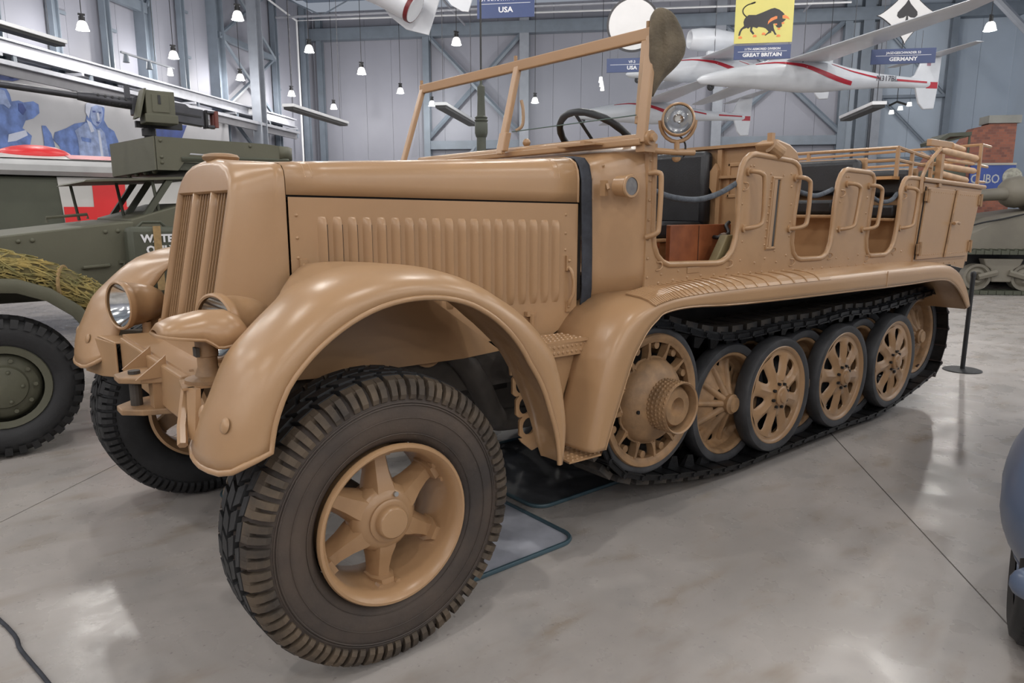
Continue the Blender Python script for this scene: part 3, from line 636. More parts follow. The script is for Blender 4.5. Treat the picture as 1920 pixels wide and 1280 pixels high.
# steering
sc_ = Vector((1.62, .72, 1.905)); axd = Vector((.62, 0, .78)).normalized(); u_ = Vector((0, 1, 0)); v_ = axd.cross(u_)
st = part('steering_wheel', MB().tube([sc_+(u_*cos(t)+v_*sin(t))*.225 for t in [2*PI*k/40 for k in range(40)]], [.017+.002*(k % 2) for k in range(40)], 8, True), 'black', HT, 60)
for k in range(3):
    t = PI/2+k*2*PI/3; part('spoke', MB().cyl(sc_-axd*.02, sc_+(u_*cos(t)+v_*sin(t))*.22, .009, n=6), 'black', st)
part('steering_column', MB().cyl(sc_, sc_-axd*.6, .022, n=10), 'black', st)
part('dashboard', MB().box((1.545, 1.2, 1.72), (.03, 1.8, .24)), 'tan', HT)
# ---- windshield
wx0, wz0, wx1, wz1 = 1.445, 1.885, 1.468, 2.335
WSH = part('windshield_top_bar', MB().box(((wx1), 1.205, wz1), (.03, 1.95, .055)), 'tan', HT, bevel=.006)
def post(y, w, z0=wz0-.02, z1=wz1): 
    wx0 = interp([(.25, 1.415), (1.19, 1.345), (2.155, 1.305)], y)
    return MB().hexa([(wx0-.014, y-w/2, z0), (wx0-.014, y+w/2, z0), (wx0+.014, y+w/2, z0), (wx0+.014, y-w/2, z0)], [(wx1-.014, y-w/2, z1), (wx1-.014, y+w/2, z1), (wx1+.014, y+w/2, z1), (wx1+.014, y-w/2, z1)])
for y, w in ((.255, .05), (1.19, .045), (2.155, .04)): part('windshield_post', post(y, w), 'tan', HT, bevel=.005)
part('windshield_stile', MB().hexa([(1.42, .27, 1.95), (1.42, .305, 1.95), (1.455, .305, 1.95), (1.455, .27, 1.95)], [(1.45, .27, 2.31), (1.45, .305, 2.31), (1.485, .305, 2.31), (1.485, .27, 2.31)]), 'tan', HT, bevel=.005)
part('windshield_stile', MB().hexa([(1.335, 1.16, 1.88), (1.335, 1.22, 1.88), (1.375, 1.22, 1.88), (1.375, 1.16, 1.88)], [(1.36, 1.16, 1.98), (1.36, 1.22, 1.98), (1.40, 1.22, 1.98), (1.40, 1.16, 1.98)]), 'tan', HT, bevel=.005)
part('windshield_sill', MB().box((1.42, 1.2, 1.868), (.05, 1.9, .03)), 'tan', HT, bevel=.006)
part('hinge_bar', MB().cyl((1.44, .235, 1.885), (1.44, 2.16, 1.885), .022, n=14), 'tan', HT, 60)
part('hinge_block', MB().box((1.455, .262, 1.868), (.075, .05, .085)).cyl((1.44, .285, 1.885), (1.44, .215, 1.885), .033, n=14).cyl((1.44, .215, 1.885), (1.44, .195, 1.885), .018, n=10), 'tan', HT, 40)
for y in (1.19, .26, 2.15): part('frame_bolt', MB().cyl((wx1, y+.02, wz1+.02), (wx1, y+.02, wz1+.055), .010, n=8), 'tandust', HT)
for y0, y1, z0, z1 in ((.28, 1.165, 1.985, 2.31), (1.215, 2.135, 1.90, 2.31)):
    x_ = lambda z: (1.38 if y0 < 1 else 1.35)+(wx1-(1.38 if y0 < 1 else 1.35))*(z-wz0)/(wz1-wz0)
    part('windshield_pane', MB().hexa([(x_(z0)-.0025, y0, z0), (x_(z0)-.0025, y1, z0), (x_(z0)+.0025, y1, z0), (x_(z0)+.0025, y0, z0)], [(x_(z1)-.0025, y0, z1), (x_(z1)-.0025, y1, z1), (x_(z1)+.0025, y1, z1), (x_(z1)+.0025, y0, z1)]), 'glass', HT)
part('pane_edge', MB().tube([(1.405, .28, 1.985), (1.405, 1.165, 1.985)], .0028, 5), mat('glass_edge_green', (.10, .15, .14), .2), HT)
part('pane_catch', MB().tube(smoothpath([(1.45, 1.14, 2.15), (1.455, 1.13, 2.10), (1.45, 1.13, 2.02), (1.42, 1.15, 1.99)], 4), .009, 8).sphere((1.48, 1.13, 1.93), .022), 'tan', HT, 60)
part('hood_catch_plate', MB().box((1.40, .60, 1.872), (.12, .26, .008)).box((1.39, .58, 1.882), (.05, .03, .02)), 'tan', HT)
# ---- spot lamp on its arm
sp_c = Vector((1.60, .20, 1.97)); sd = Vector((-.72, -.66, .06)).normalized()
def along(mb_prof, c, d, n=30):
    # lathe about an arbitrary axis d through c
    d = d.normalized(); u = d.orthogonal().normalized(); w = d.cross(u); rows = []
    for i in range(n+1):
        t = 2*PI*i/n; rows.append([c+(u*cos(t)+w*sin(t))*r+d*h for r, h in mb_prof])
    return MB().grid(rows)
sl_ = part('spot_lamp', along([(.001, -.075), (.03, -.072), (.045, -.06), (.05, -.035), (.062, -.02), (.07, .0), (.076, .012), (.076, .026), (.07, .032), (.065, .030)], sp_c, sd), 'tan', HT, 50)
part('reflector', along([(.001, -.045), (.03, -.035), (.052, -.012), (.064, .018)], sp_c, sd), 'chrome', sl_, 60)
part('lens', along([(.001, .030), (.04, .028), (.066, .022)], sp_c, sd), 'glass', sl_, 60)
side = sd.cross(Vector((0, 0, 1))).normalized(); bk_ = [sp_c+side*.08*cos(t)+Vector((0, 0, .095*sin(t))) for t in [PI+PI*k/10 for k in range(11)]]
part('yoke', MB().tube(bk_, .009, 8).cyl(sp_c-Vector((0, 0, .095)), sp_c-Vector((0, 0, .145)), .013, n=8), 'tan', sl_, 60)
part('lamp_arm', MB().tube([(1.50, .255, 1.835), (1.60, .20, 1.828), (1.69, .17, 1.83)], .014, 8).dome(sp_c-Vector((0, 0, .165)), .022, (0, 0, -1), 10, 3), 'tan', HT, 60)
part('lamp_cable', MB().tube(smoothpath([sp_c-sd*.03-Vector((0, 0, .05)), sp_c+Vector((.06, .0, -.10)), sp_c+Vector((.05, 0, -.16)), sp_c+Vector((0, .01, -.18))], 5), .005, 6), 'black', HT)
part('roll_cap', MB().prism([(2.53, 1.93), (2.60, 1.955), (2.72, 1.935), (2.80, 1.90), (2.84, 1.84), (2.62, 1.86), (2.57, 1.87)], f3, .285, .40), 'tan', HT, bevel=.012)
part('roll_cap_mouth', MB().cyl((2.545, .30, 1.915), (2.60, .27, 1.875), .04, n=14), 'tandust', HT)
part('stub_post', MB().box((2.59, .33, 1.96), (.03, .03, .06)), 'tan', HT)
# ---- barrier ropes in the doorways
for P in ([(1.555, .30, 1.66), (1.70, .30, 1.628), (1.90, .30, 1.618), (2.08, .30, 1.65), (2.25, .30, 1.712)], [(2.82, .31, 1.69), (2.95, .31, 1.665), (3.10, .31, 1.655), (3.28, .31, 1.695)], [(3.765, .31, 1.69), (3.86, .31, 1.645), (4.0, .31, 1.625), (4.12, .31, 1.64), (4.20, .31, 1.685)]):
    part('doorway_rope', MB().tube(smoothpath(P, 8), .015, 8), 'rope', HT, 60)
# ---- rear rack
R = []
rk = part('rack_rail', MB().tube([(4.13, .30, 1.994), (4.13, 2.10, 1.994)], .012, 6), 'tan', HT)
for P in ([(4.13, .30, 1.91), (4.13, 2.10, 1.91)], [(4.13, .30, 1.994), (4.70, .30, 1.94)], [(4.13, .30, 1.91), (4.70, .30, 1.885)], [(5.63, .29, 2.095), (5.63, 2.10, 2.06)], [(5.63, .29, 2.095), (5.83, .29, 2.088)], [(5.62, .29, 1.93), (5.80, .29, 1.925)], [(5.60, .29, 1.80), (5.77, .29, 1.80)], [(5.62, .29, 1.97), (5.62, 2.10, 1.94)], [(4.70, .30, 1.94), (5.63, .75, 2.06)]):
    part('rack_rail', MB().tube(P, .012, 6), 'tan', HT)
for x, y, z0, z1 in ((4.13, .30, 1.80, 1.995), (4.13, .95, 1.85, 1.995), (4.13, 1.6, 1.85, 1.995), (4.13, 2.1, 1.8, 1.995), (4.36, .30, 1.78, 1.975), (4.70, .30, 1.78, 1.945), (5.62, .29, 1.75, 2.095), (5.62, 2.1, 1.75, 2.06)):
    part('rack_post', MB().box((x, y, (z0+z1)/2), (.022, .022, z1-z0)), 'tan', HT)
for k in range(5): part('rack_board', MB().box((4.95, .55+.36*k, 1.80), (1.3, .30, .022)), 'orangewood', HT)
part('tool_clamp', MB().box((4.80, .28, 1.86), (.05, .04, .24)).tube([(4.48, .27, 1.69), (4.48, .27, 1.80), (4.56, .27, 1.90), (4.76, .27, 2.02)], .014, 6), 'tan', HT, 40)
TOOLS = [((4.90, 2.012), (5.62, 1.985), .026, 'topmost thick'), ((4.98, 1.950), (5.56, 1.940), .014, 'second'), ((4.86, 1.902), (5.60, 1.885), .024, 'third'), ((4.85, 1.842), (5.45, 1.806), .026, 'lowest')]
for (a_, b_, r, w) in TOOLS:
    mb = MB().tube([(a_[0]-.04, .31, a_[1]+.003), (a_[0], .31, a_[1]), (a_[0]+.06, .31, a_[1]-.001), ((a_[0]+b_[0])/2, .31, (a_[1]+b_[1])/2), (b_[0]-.04, .31, b_[1]+.001), (b_[0], .31, b_[1])], [r*.35, r*.7, r, r, r, r*.6], 12)
    o = thing('tool_handle', w+' pale wooden tool handle clamped on the rear rack of the half-track', 'tool', (a_[0], .31, a_[1]), group='wooden tool handles on the rear rack')
    mb.v = [(x-a_[0], y-.31, z-a_[1]) for x, y, z in mb.v]
    part('shaft', mb, 'palewood', o, 60); part('ferrule', MB().cyl((-.12, 0, .004), (-.02, 0, .002), r*.55, n=10), 'tandust', o)
o = thing('tool_handle', 'short wooden grip sticking out of a tan metal socket above the other handles', 'tool', (5.0, .36, 2.06), group='wooden tool handles on the rear rack')
part('socket', MB().box((-.02, 0, .01), (.42, .035, .05)), 'tan', o, bevel=.006); part('grip', MB().cyl((.18, 0, .005), (.44, 0, -.008), .028, .022, n=12), 'palewood', o, 40)
# ---- rear fender / running board
S_ = [(1.005, .528), (1.03, .62), (1.065, .733), (1.125, .914), (1.18, 1.01), (1.255, 1.089), (1.34, 1.13), (1.452, 1.156), (1.627, 1.173), (2.108, 1.185), (3.25, 1.179), (4.0, 1.174), (4.695, 1.159), (4.966, 1.105), (5.169, .969), (5.27, .822)]
L_ = [(1.089, .527), (1.125, .62), (1.167, .715), (1.246, .897), (1.295, .97), (1.348, 1.031), (1.41, 1.075), (1.474, 1.105), (1.671, 1.115), (2.118, 1.095), (3.27, 1.079), (4.033, 1.070), (4.60, 1.07), (4.85, 1.03), (5.05, .93), (5.20, .81)]
Sm = smoothpath([(x, 0, z) for x, z in S_], 4); Lm = smoothpath([(x, 0, z) for x, z in L_], 4)
rows = []
for i, (s, l) in enumerate(zip(Sm, Lm)):
    t = (Sm[min(i+1, len(Sm)-1)]-Sm[max(i-1, 0)]).normalized(); n = Vector((-t.z, 0, t.x))
    yi = interp([(.9, .34), (1.08, .34), (1.16, .50), (1.35, .48), (1.6, .34)], s.x)
    rows.append([s+n*(.030+.06*(yi-.34))+Vector((0, yi, 0)), s+n*.030+Vector((0, .29, 0)), s+n*.022+Vector((0, .20, 0)), s+n*.010+Vector((0, .155, 0)), s-n*.004+Vector((0, .133, 0)), s.lerp(l, .2)+Vector((0, .122, 0)), s.lerp(l, .45)+Vector((0, .12, 0)), s.lerp(l, .75)+Vector((0, .12, 0)), l+Vector((0, .12, 0))])
mbf = MB().grid(rows)
tp = []
for i, (s, l) in enumerate(zip(Sm, Lm)):
    if 1.36 < s.x < 2.12: tp.append((s, l, rows[i]))
for g in (lambda m_: m_, mirror):
    rf = part('running_board_fender', g(mbf), 'tan', HT, 55, solid=.005)
    part('rolled_edge', g(MB().tube([r[-1]+Vector((0, .004, 0)) for r in rows], .008, 6)), 'tan', rf, 60)
    mb = MB().grid([[q+Vector((0, -.002, .005)) for q in r[1:6]] for r in rows[26:40]])
    N = 30
    for k in range(N):
        i = 26+13*k/N; i0 = int(i); f_ = i-i0; ra = [rows[i0][j].lerp(rows[i0+1][j], f_)+Vector((0, -.002, .008)) for j in range(1, 6)]
        mb.tube(ra, .0045, 5)
    part('tread_plate', g(mb), 'tan', rf, solid=.004)
    part('joint_strip', g(MB().box((3.72, .117, 1.125), (.006, .004, .10))), 'tan', rf)
    # inner sponson over the track
    part('sponson', g(MB().box((3.4, .64, 1.165), (3.5, .66, .02))), 'undark', HT)
    part('rear_apron', g(MB().grid([[(5.20, y, .80), (5.12, y, .95), (4.95, y, 1.08), (4.65, y, 1.14)] for y in (.13, .4, .75)])), 'tan', HT, 50, solid=.004)
    part('side_apron', g(MB().prism([(.86, .99), (1.13, .98), (1.10, .93), (1.03, .75), (1.01, .60), (1.0, .52), (.95, .52), (.90, .75)], f3, .33, .338)), 'tan', HT)
    st_ = MB().prism([(.86, .30), (1.15, .28), (1.22, .44), (.88, .50)], lambda x, y, d: (x, y, d), .990, 1.0)
    st_.prism([(.86, .935), (1.16, .93), (1.15, .998), (.86, .998)], lambda x, z, d: (x, d, z), .292, .300)
    for k in range(11):
        for j in range(4):
            st_.dome((.885+.026*k, .325+.04*j, 1.0), .009, (0, 0, 1), 6, 2, .005)
        for j in range(2): st_.dome((.88+.027*k, .292, .95+.026*j), .009, (0, -1, 0), 6, 2, .005)
    part('tread_step', g(st_), 'tan', HT)
    lo = MB().prism([(.90, .15), (1.085, .14), (1.15, .25), (1.12, .36), (.93, .36)], lambda x, y, d: (x, y, d), .495, .503)
    lo.prism([(.93, .50), (1.12, .50), (1.10, .565), (.93, .575)], lambda x, z, d: (x, d, z), .352, .360)
    lo.add([(1.12, .36, .50), (1.15, .25, .50), (1.085, .14, .50), (1.095, .14, .515), (1.165, .25, .535), (1.125, .36, .56)], [(0, 1, 4, 5), (1, 2, 3, 4)])
    for k in range(7):
        for j in range(7): 
            lo.dome((.93+.027*k, .165+.03*j, .503), .009, (.0, 0, 1), 6, 2, .005)
        lo.dome((.945+.026*k, .352, .54), .009, (0, -1, 0), 6, 2, .005)
    part('lower_step', g(lo), 'tan', HT)
    # perforated bracket behind the front wheel: plate with real round holes
    pb = MB()
    zc_ = (.80, .70, .60)
    for k, z in enumerate(zc_):
        x = .86+.02*k; ro = [(x-.055, z-.05), (x+.055, z-.05), (x+.055, z+.05), (x-.055, z+.05)]
        hole = [(x+.036*cos(t), z+.040*sin(t)) for t in [2*PI*(i+.5)/16 for i in range(16)]]
        outer = []
        for i in range(16):
            t = 2*PI*(i+.5)/16; c_, s_2 = cos(t), sin(t); m_ = max(abs(c_), abs(s_2)); outer.append((x+.055*c_/m_, z+.05*s_2/m_))
        for yy in (.42, .43):
            o_ = len(pb.v); pb.v += [(a_, yy, b_) for a_, b_ in hole+outer]; pb.f += [(o_+i, o_+(i+1) % 16, o_+16+(i+1) % 16, o_+16+i) for i in range(16)]
    pb.prism([(.795, .85), (.935, .85), (.94, .95), (.78, .95)], f3, .42, .43); pb.prism([(.845, .55), (1.0, .55), (1.0, .50), (.92, .48), (.86, .53)], f3, .42, .43)
    part('perforated_bracket', g(pb), 'tan', HT)
# ---- tracks
yT = .52
ctl = []
def arc(c, r, a0, a1, n): return [(c[0]+r*cos(math.radians(a0+(a1-a0)*k/n)), c[1]+r*sin(math.radians(a0+(a1-a0)*k/n))) for k in range(n+1)]
ctl += [(2.42, .062), (3.0, .06), (3.8, .06), (4.45, .062)] + arc((5.12, .55), .375, -62, 92, 8) + [(4.6, .895), (4.1, .868), (3.7, .882), (3.3, .862), (2.9, .872), (2.5, .862), (2.2, .885)] + arc((1.68, .60), .405, 70, 240, 10) + [(1.75, .165)]
path = smoothpath([(x, 0, z) for x, z in ctl], 12, closed=True)
cum = [0]
for a_, b_ in zip(path, path[1:]+path[:1]): cum.append(cum[-1]+(b_-a_).length)
NL = round(cum[-1]/.150); pitch = cum[-1]/NL
def on_path(d):
    d %= cum[-1]
    for i in range(len(path)):
        if cum[i+1] >= d: return path[i].lerp(path[(i+1) % len(path)], (d-cum[i])/(cum[i+1]-cum[i]))
# link local: x along the run, y across, z outward (to the ground)
lk = MB()
for s in (-1, 1):
    lk.box((.066*s, 0, -.005), (.020, .36, .030))
    for y in (.17, .095, .035): lk.box((0, y*s, -.005), (.12, .014, .028))
    lk.hexa([(-.06, .165*s, .0), (-.045, .165*s, .0), (.055, .10*s, .0), (.04, .10*s, .0)], [(-.06, .165*s, .02), (-.045, .165*s, .02), (.055, .10*s, .02), (.04, .10*s, .02)])
    lk.hexa([(-.05, .055*s, -.02), (.05, .055*s, -.02), (.05, .085*s, -.02), (-.05, .085*s, -.02)], [(-.015, .065*s, -.085), (.03, .065*s, -.085), (.03, .078*s, -.085), (-.015, .078*s, -.085)])
lk.box((0, 0, -.010), (.10, .20, .012))
lk.cyl((.072, -.185, -.004), (.072, .185, -.004), .013, n=8)
me_link = mesh('track_link', lk, 'trackmetal'); me_link2 = me_link.copy(); me_link2.materials[0] = M['trackrust']
pdm = MB().box((0, 0, .030), (.105, .25, .036)); me_pad = mesh('track_pad', pdm, 'trackpad')
plm = MB().box((0, 0, -.020), (.128, .37, .008))
me_plate = mesh('link_plate', plm, 'trackmetal')
for side_ in (0, 1):
    tr = bpy.data.objects.new('track', None); COL.objects.link(tr); tr.parent = HT; tr.location = (0, yT if side_ == 0 else 2*YC-yT, 0)
    for k in range(NL):
        p0 = on_path(k*pitch); p1 = on_path((k+.5)*pitch); pm = on_path((k-.5)*pitch); t = (p1-pm).normalized(); ang = math.atan2(t.z, t.x)
        n = Vector((t.z, 0, -t.x))
        mtx = Matrix(((t.x, 0, n.x, p0.x), (0, -1 if False else 1, 0, 0), (t.z, 0, n.z, p0.z), (0, 0, 0, 1)))
        l = ob('track_link', me_link2 if p0.x > 5.2 else me_link, tr); l.matrix_local = mtx
        ob('track_pad', me_pad, l)
        if side_ == 0: ob('link_plate', me_plate, l)
# ---- road wheels (axis local y, outer at -y)
def holed_disc(nsec, rc, hr, hw, r0, r1, depth, rib, nseg=20):
    mb = MB(); st_ = 2*PI/nsec
    for s in range(nsec):
        tc = s*st_+st_*.5; rows = []
        for lev in (0, .15, .45, 1):
            row = []
            for k in range(nseg):
                ph = 2*PI*(k+.5)/nseg; c_, s2 = cos(ph), sin(ph); e = 3.0
                q = (abs(c_)**e+abs(s2)**e)**(-1/e)
                hrad, hang = rc+hr*c_*q, (hw*(1+.35*c_)*s2*q)/rc
                m_ = max(abs(c_), abs(s2)); brad = (r0+r1)/2+(r1-r0)/2*c_/m_; bang = st_/2*s2/m_
                r = hrad+(brad-hrad)*lev; a_ = tc+hang+(bang-hang)*lev
                u = abs(a_-tc)/(st_/2)
                y = depth(r)-rib*(u**3)*max(0, 1-abs(r-.18)/.13)+(.010 if lev == 0 else 0)
                row.append((r*cos(a_), y, r*sin(a_)))
            rows.append(row)
        mb.grid(rows, closed=True)
    return mb
dep_o = lambda r: interp([(.06, -.030), (.12, -.016), (.2, -.004), (.27, -.004), (.30, -.018)], r)
outer_disc = holed_disc(8, .196, .056, .031, .095, .272, dep_o, .024)
outer_disc.lathe([(.095, dep_o(.095)), (.062, -.030), (.058, -.030)], n=8*5)
me_od = mesh('road_wheel', outer_disc, 'tan', 50)
me_orim = mesh('wheel_rim', MB().lathe([(.270, dep_o(.27)), (.284, -.006), (.292, -.018), (.306, -.024), (.312, -.020), (.312, .055), (.285, .058), (.27, .0)], n=56, closedprof=True), 'tan', 45)
me_otyre = mesh('wheel_tyre', MB().lathe([(.311, -.022), (.335, -.030), (.356, -.026), (.366, -.010), (.366, .052), (.356, .066), (.33, .07), (.311, .058)], n=56, closedprof=True), 'greyrubber', 45)
hubm = MB().lathe([(.060, -.028), (.060, -.045), (.052, -.052), (.044, -.054), (.040, -.064), (.02, -.068), (.001, -.069)], n=28)
me_hub = mesh('wheel_hub', hubm, 'tan', 45)
me_nut = mesh('wheel_nut', MB().cyl((.077, -.024, 0), (.077, -.042, 0), .010, n=6), 'black')
dep_i = lambda r: interp([(.05, -.005), (.10, .022), (.20, .066), (.262, .088), (.276, .078), (.285, .05)], r)
inner_disc = holed_disc(10, .232, .020, .018, .10, .285, dep_i, .0)
me_id = mesh('road_wheel', inner_disc, 'tandust', 50)
ribs = MB()
for k in range(10):
    t = k*PI/5; d = Vector((cos(t), 0, sin(t))); p = Vector((-sin(t), 0, cos(t))); rows = []
    for r in (.052, .10, .16, .22, .268): rows.append([d*r+p*a_*(1.25-r)+Vector((0, dep_i(r)-h*(1.0 if r < .2 else .8)+.002, 0)) for a_, h in ((-.019, 0), (-.013, .018), (-.006, .025), (.006, .025), (.013, .018), (.019, 0))])
    ribs.grid(rows)
me_ribs = mesh('disc_rib', ribs, 'tandust', 60)
me_irim = mesh('wheel_rim', MB().lathe([(.285, .0), (.292, -.012), (.306, -.016), (.312, -.012), (.312, .06), (.285, .055)], n=56, closedprof=True), 'tandust', 45)
me_ihub = mesh('wheel_hub', MB().lathe([(.075, .06), (.062, .03), (.058, -.03), (.060, -.035), (.060, -.045), (.050, -.050), (.046, -.062), (.001, -.066)], n=28), 'tandust', 45)
def outer_wheel(x, y, s=1):
    w = ob('road_wheel', me_od, HT, (x, y, .432), (0, random.random() if s == 1 else 0, 0 if s == 1 else PI))
    for n_, me in (('wheel_rim', me_orim), ('wheel_tyre', me_otyre), ('wheel_hub', me_hub)): ob(n_, me, w)
    if s == 1:
        for k in range(8): ob('wheel_nut', me_nut, w, rot=(0, k*PI/4+.2, 0))
def inner_wheel(x, y, s=1, z=.432):
    w = ob('road_wheel', me_id, HT, (x, y, z), (0, random.random(), 0 if s == 1 else PI))
    for n_, me in (('wheel_rim', me_irim), ('wheel_tyre', me_otyre), ('wheel_hub', me_ihub), ('disc_rib', me_ribs)): ob(n_, me, w)
for s in (1, -1):
    Y = lambda y: y if s == 1 else 2*YC-y
    for x in (2.89, 3.70, 4.51): outer_wheel(x, Y(.37), s)
    for x in (2.48, 3.295, 4.10): inner_wheel(x, Y(.45), s)
    for x in (2.89, 3.70, 4.51): inner_wheel(x, Y(.60), s)
    inner_wheel(5.12, Y(.45), s, .55); inner_wheel(5.12, Y(.60), s, .55)
# sprocket
yS = .37
spk = MB()
dsp = lambda r: interp([(.24, -.005), (.30, -.012), (.33, -.015)], r)
spk.lathe([(.318, -.018), (.33, -.026), (.346, -.026), (.352, -.016), (.352, .06), (.318, .06), (.316, .0)], n=64, closedprof=True)
spk.lathe([(.305, -.012), (.318, -.018), (.318, .02), (.305, .02)], n=64, closedprof=True)
me_ring = mesh('drive_sprocket', spk, 'tandust', 45)
spokes = MB(); roll = MB()
for k in range(12):
    t = k*PI/6+.12; d = Vector((cos(t), 0, sin(t))); p = Vector((-sin(t), 0, cos(t)))
    rows = [[d*r+p*a_+Vector((0, y, 0)) for a_, y in ((-h, .03), (-h, y0), (h, y0), (h, .03))] for r, h, y0 in ((.21, .030, .0), (.235, .014, -.012), (.27, .008, -.016), (.31, .008, -.018))]
    spokes.grid(rows, closed=True)
    t2 = t+PI/12; spokes.tube([Vector((.225*cos(t+PI/6*q), -.008+.02*sin(PI*q), .225*sin(t+PI/6*q)))*1 for q in (0, .25, .5, .75, 1)], .008, 6)
    roll.cyl((.288*cos(t2), .0, .288*sin(t2)), (.288*cos(t2), .30, .288*sin(t2)), .020, n=10)
    roll.box((.296*cos(t2), .03, .296*sin(t2)), (.03, .012, .05), Matrix.Rotation(-t2, 3, 'Y'))
coneP = [(.225, .02), (.222, -.01), (.20, -.045), (.165, -.075), (.135, -.09), (.11, -.095)]
drum = MB().lathe([(.128, -.07), (.132, -.20), (.129, -.206), (.122, -.20), (.118, -.13), (.10, -.12)], n=48)
for j in range(5):
    for k in range(36):
        t = 2*PI*(k+.5*(j % 2))/36; n_ = Vector((cos(t), 0, sin(t))); drum.dome(n_*.130+Vector((0, -.095-.024*j, 0)), .009, n_, 6, 2, .005)
bell = MB().lathe([(.115, -.12), (.10, -.165), (.09, -.178), (.050, -.178), (.040, -.15), (.030, -.135), (.001, -.133)], n=40)
for s in (1, -1):
    w = ob('drive_sprocket', me_ring, HT, (1.68, yS if s == 1 else 2*YC-yS, .60), (0, 0, 0 if s == 1 else PI))
    part('sprocket_spokes', spokes, 'tandust', w, 45); part('roller_ring', roll, 'tandust', w)
    part('wheel_tyre', MB().lathe([(.351, -.012), (.372, -.018), (.388, -.010), (.392, .005), (.392, .06), (.351, .066)], n=64, closedprof=True), 'greyrubber', w, 45)
    part('final_drive_cover', MB().lathe(coneP, n=48), 'tandust', w, 50); part('diamond_drum', drum, 'tandust', w, 45); part('drive_bell', bell, 'tandust', w, 45)
    part('cover_hole', MB().cyl((-.17, -.066, -.02), (-.17, -.0755, -.02), .010, n=10), 'gasket', w)
for x in (2.48, 2.89, 3.295, 3.70, 4.10, 4.51): part('wheel_axle', MB().cyl((x, .50, .432), (x, 1.90, .432), .035, n=8), 'undark', HT)
part('hull', MB().box((3.4, 1.2, .80), (4.2, .72, .72)), 'undark', HT)
part('drive_axle', MB().cyl((1.68, .36, .60), (1.68, 2.04, .60), .08, n=12), 'undark', HT)
part('idler_axle', MB().cyl((5.12, .52, .55), (5.12, 1.88, .55), .05, n=10), 'undark', HT)
# ---- front end: cross member, tow coupling, lamps
bmp = MB().prism([(2.24, .94), (1.70, .962), (1.70, .80), (1.95, .765), (2.24, .745)], lambda y, z, d: (d-.05*max(0, (y-1.7)/.54), y, z), -.515, -.505); bmp.prism([(2.24, -.55), (1.70, -.515), (1.66, -.25), (2.05, -.22)], lambda y, x, d: (x, y, d-.02*(y-1.7)), .957, .967)
part('fender_apron', bmp, 'tan', HT, bevel=.006)
part('cross_member', MB().box((-.455, 1.2, .90), (.07, 1.02, .17)), 'tan', HT, bevel=.008)
part('cross_member_shelf', MB().prism([(.62, -.46), (1.74, -.47), (1.70, -.25), (.70, -.25)], lambda y, x, d: (x, y, d), .982, .994), 'tan', HT)
part('gusset', MB().prism([(.72, 1.0), (.50, .88), (.47, .78), (.58, .74), (.72, .78)], lambda y, z, d: (d, y, z), -.45, -.435), 'tan', HT)
for z in (.925, .80):
    j = MB().prism([(-.45, .94), (-.45, 1.22), (-.56, 1.18), (-.625, 1.12), (-.625, 1.04), (-.56, .98)], lambda x, y, d: (x, y, d), z-.012, z+.012); part('tow_jaw', j, 'tandust', HT, bevel=.005)
part('tow_pin', MB().cyl((-.56, 1.08, .78), (-.56, 1.08, .95), .022, n=12), 'undark', HT)
part('tow_block', MB().box((-.485, 1.01, .862), (.07, .07, .11)), 'tan', HT)
for y in (.955, 1.195): part('tow_web', MB().hexa([(-.47, y, .935), (-.47, y+.01, .935), (-.58, y+.01, .935), (-.58, y, .935)], [(-.47, y, 1.02), (-.47, y+.01, 1.02), (-.48, y+.01, 1.01), (-.48, y, 1.01)]), 'tan', HT)
def headlight(c, r=.118):
    c = Vector(c); d = Vector((-.955, -.295, 0))
    h = part('headlight', along([(.001, -.21), (.03, -.205), (.06, -.185), (.085, -.14), (.10, -.08), (.107, -.02), (.114, -.015), (.118, .0), (.117, .018), (.110, .022), (.104, .018)], c, d, 36), 'tan', HT, 50)
    part('reflector', along([(.001, -.09), (.04, -.075), (.08, -.04), (.104, .005)], c, d, 36), 'chrome', h, 60); part('lens', along([(.001, .022), (.05, .020), (.105, .012)], c, d, 36), 'glass', h, 60)
    part('bracket', MB().cyl(c+Vector((.10, 0, -.09)), c+Vector((.10, 0, -.15)), .022, n=10).cyl(c+Vector((.10, 0, -.15)), c+Vector((.10, 0, -.165)), .035, n=12), 'tan', h, 40)
headlight((-.44, 1.85, 1.118)); headlight((-.37, .60, 1.165))
# shielded night driving lamp: low helmet on a post
nk = []
for k in range(17):
    s = k/16; x = -.600+.292*s; w = .085*(sin(PI*min(1, s*1.0+.16)**.8))**.6 if s < .999 else .03; w = interp([(0, .045), (.06, .075), (.2, .092), (.5, .098), (.75, .098), (.9, .085), (.97, .055), (1, .02)], s)
    zt = interp([(0, 1.200), (.05, 1.218), (.2, 1.236), (.5, 1.250), (.75, 1.247), (.9, 1.222), (1, 1.165)], s); zb = interp([(0, 1.186), (.3, 1.172), (.45, 1.166), (.58, 1.135), (1, 1.146)], s)
    nk.append([(x, .50-w*cos(t), -.012+zb+(zt-zb)*(max(sin(t), 0)**.7)) for t in [PI*j/12 for j in range(13)]])
nt_ = part('night_driving_lamp', MB().grid(nk), 'tan', HT, 60, solid=.004)
part('lamp_rim', MB().tube([r[0] for r in nk]+[r[-1] for r in nk[::-1]], .006, 6, True), 'tan', nt_, 60)
part('lamp_post', MB().lathe([(.075, 1.0), (.075, 1.012), (.042, 1.022), (.032, 1.05), (.032, 1.085), (.036, 1.088), (.036, 1.15)], (-.445, .50, 0), 'Z', 24), 'tandust', nt_, 45)
part('lamp_clip', MB().box((-.482, .485, 1.105), (.012, .035, .03)), 'undark', nt_)
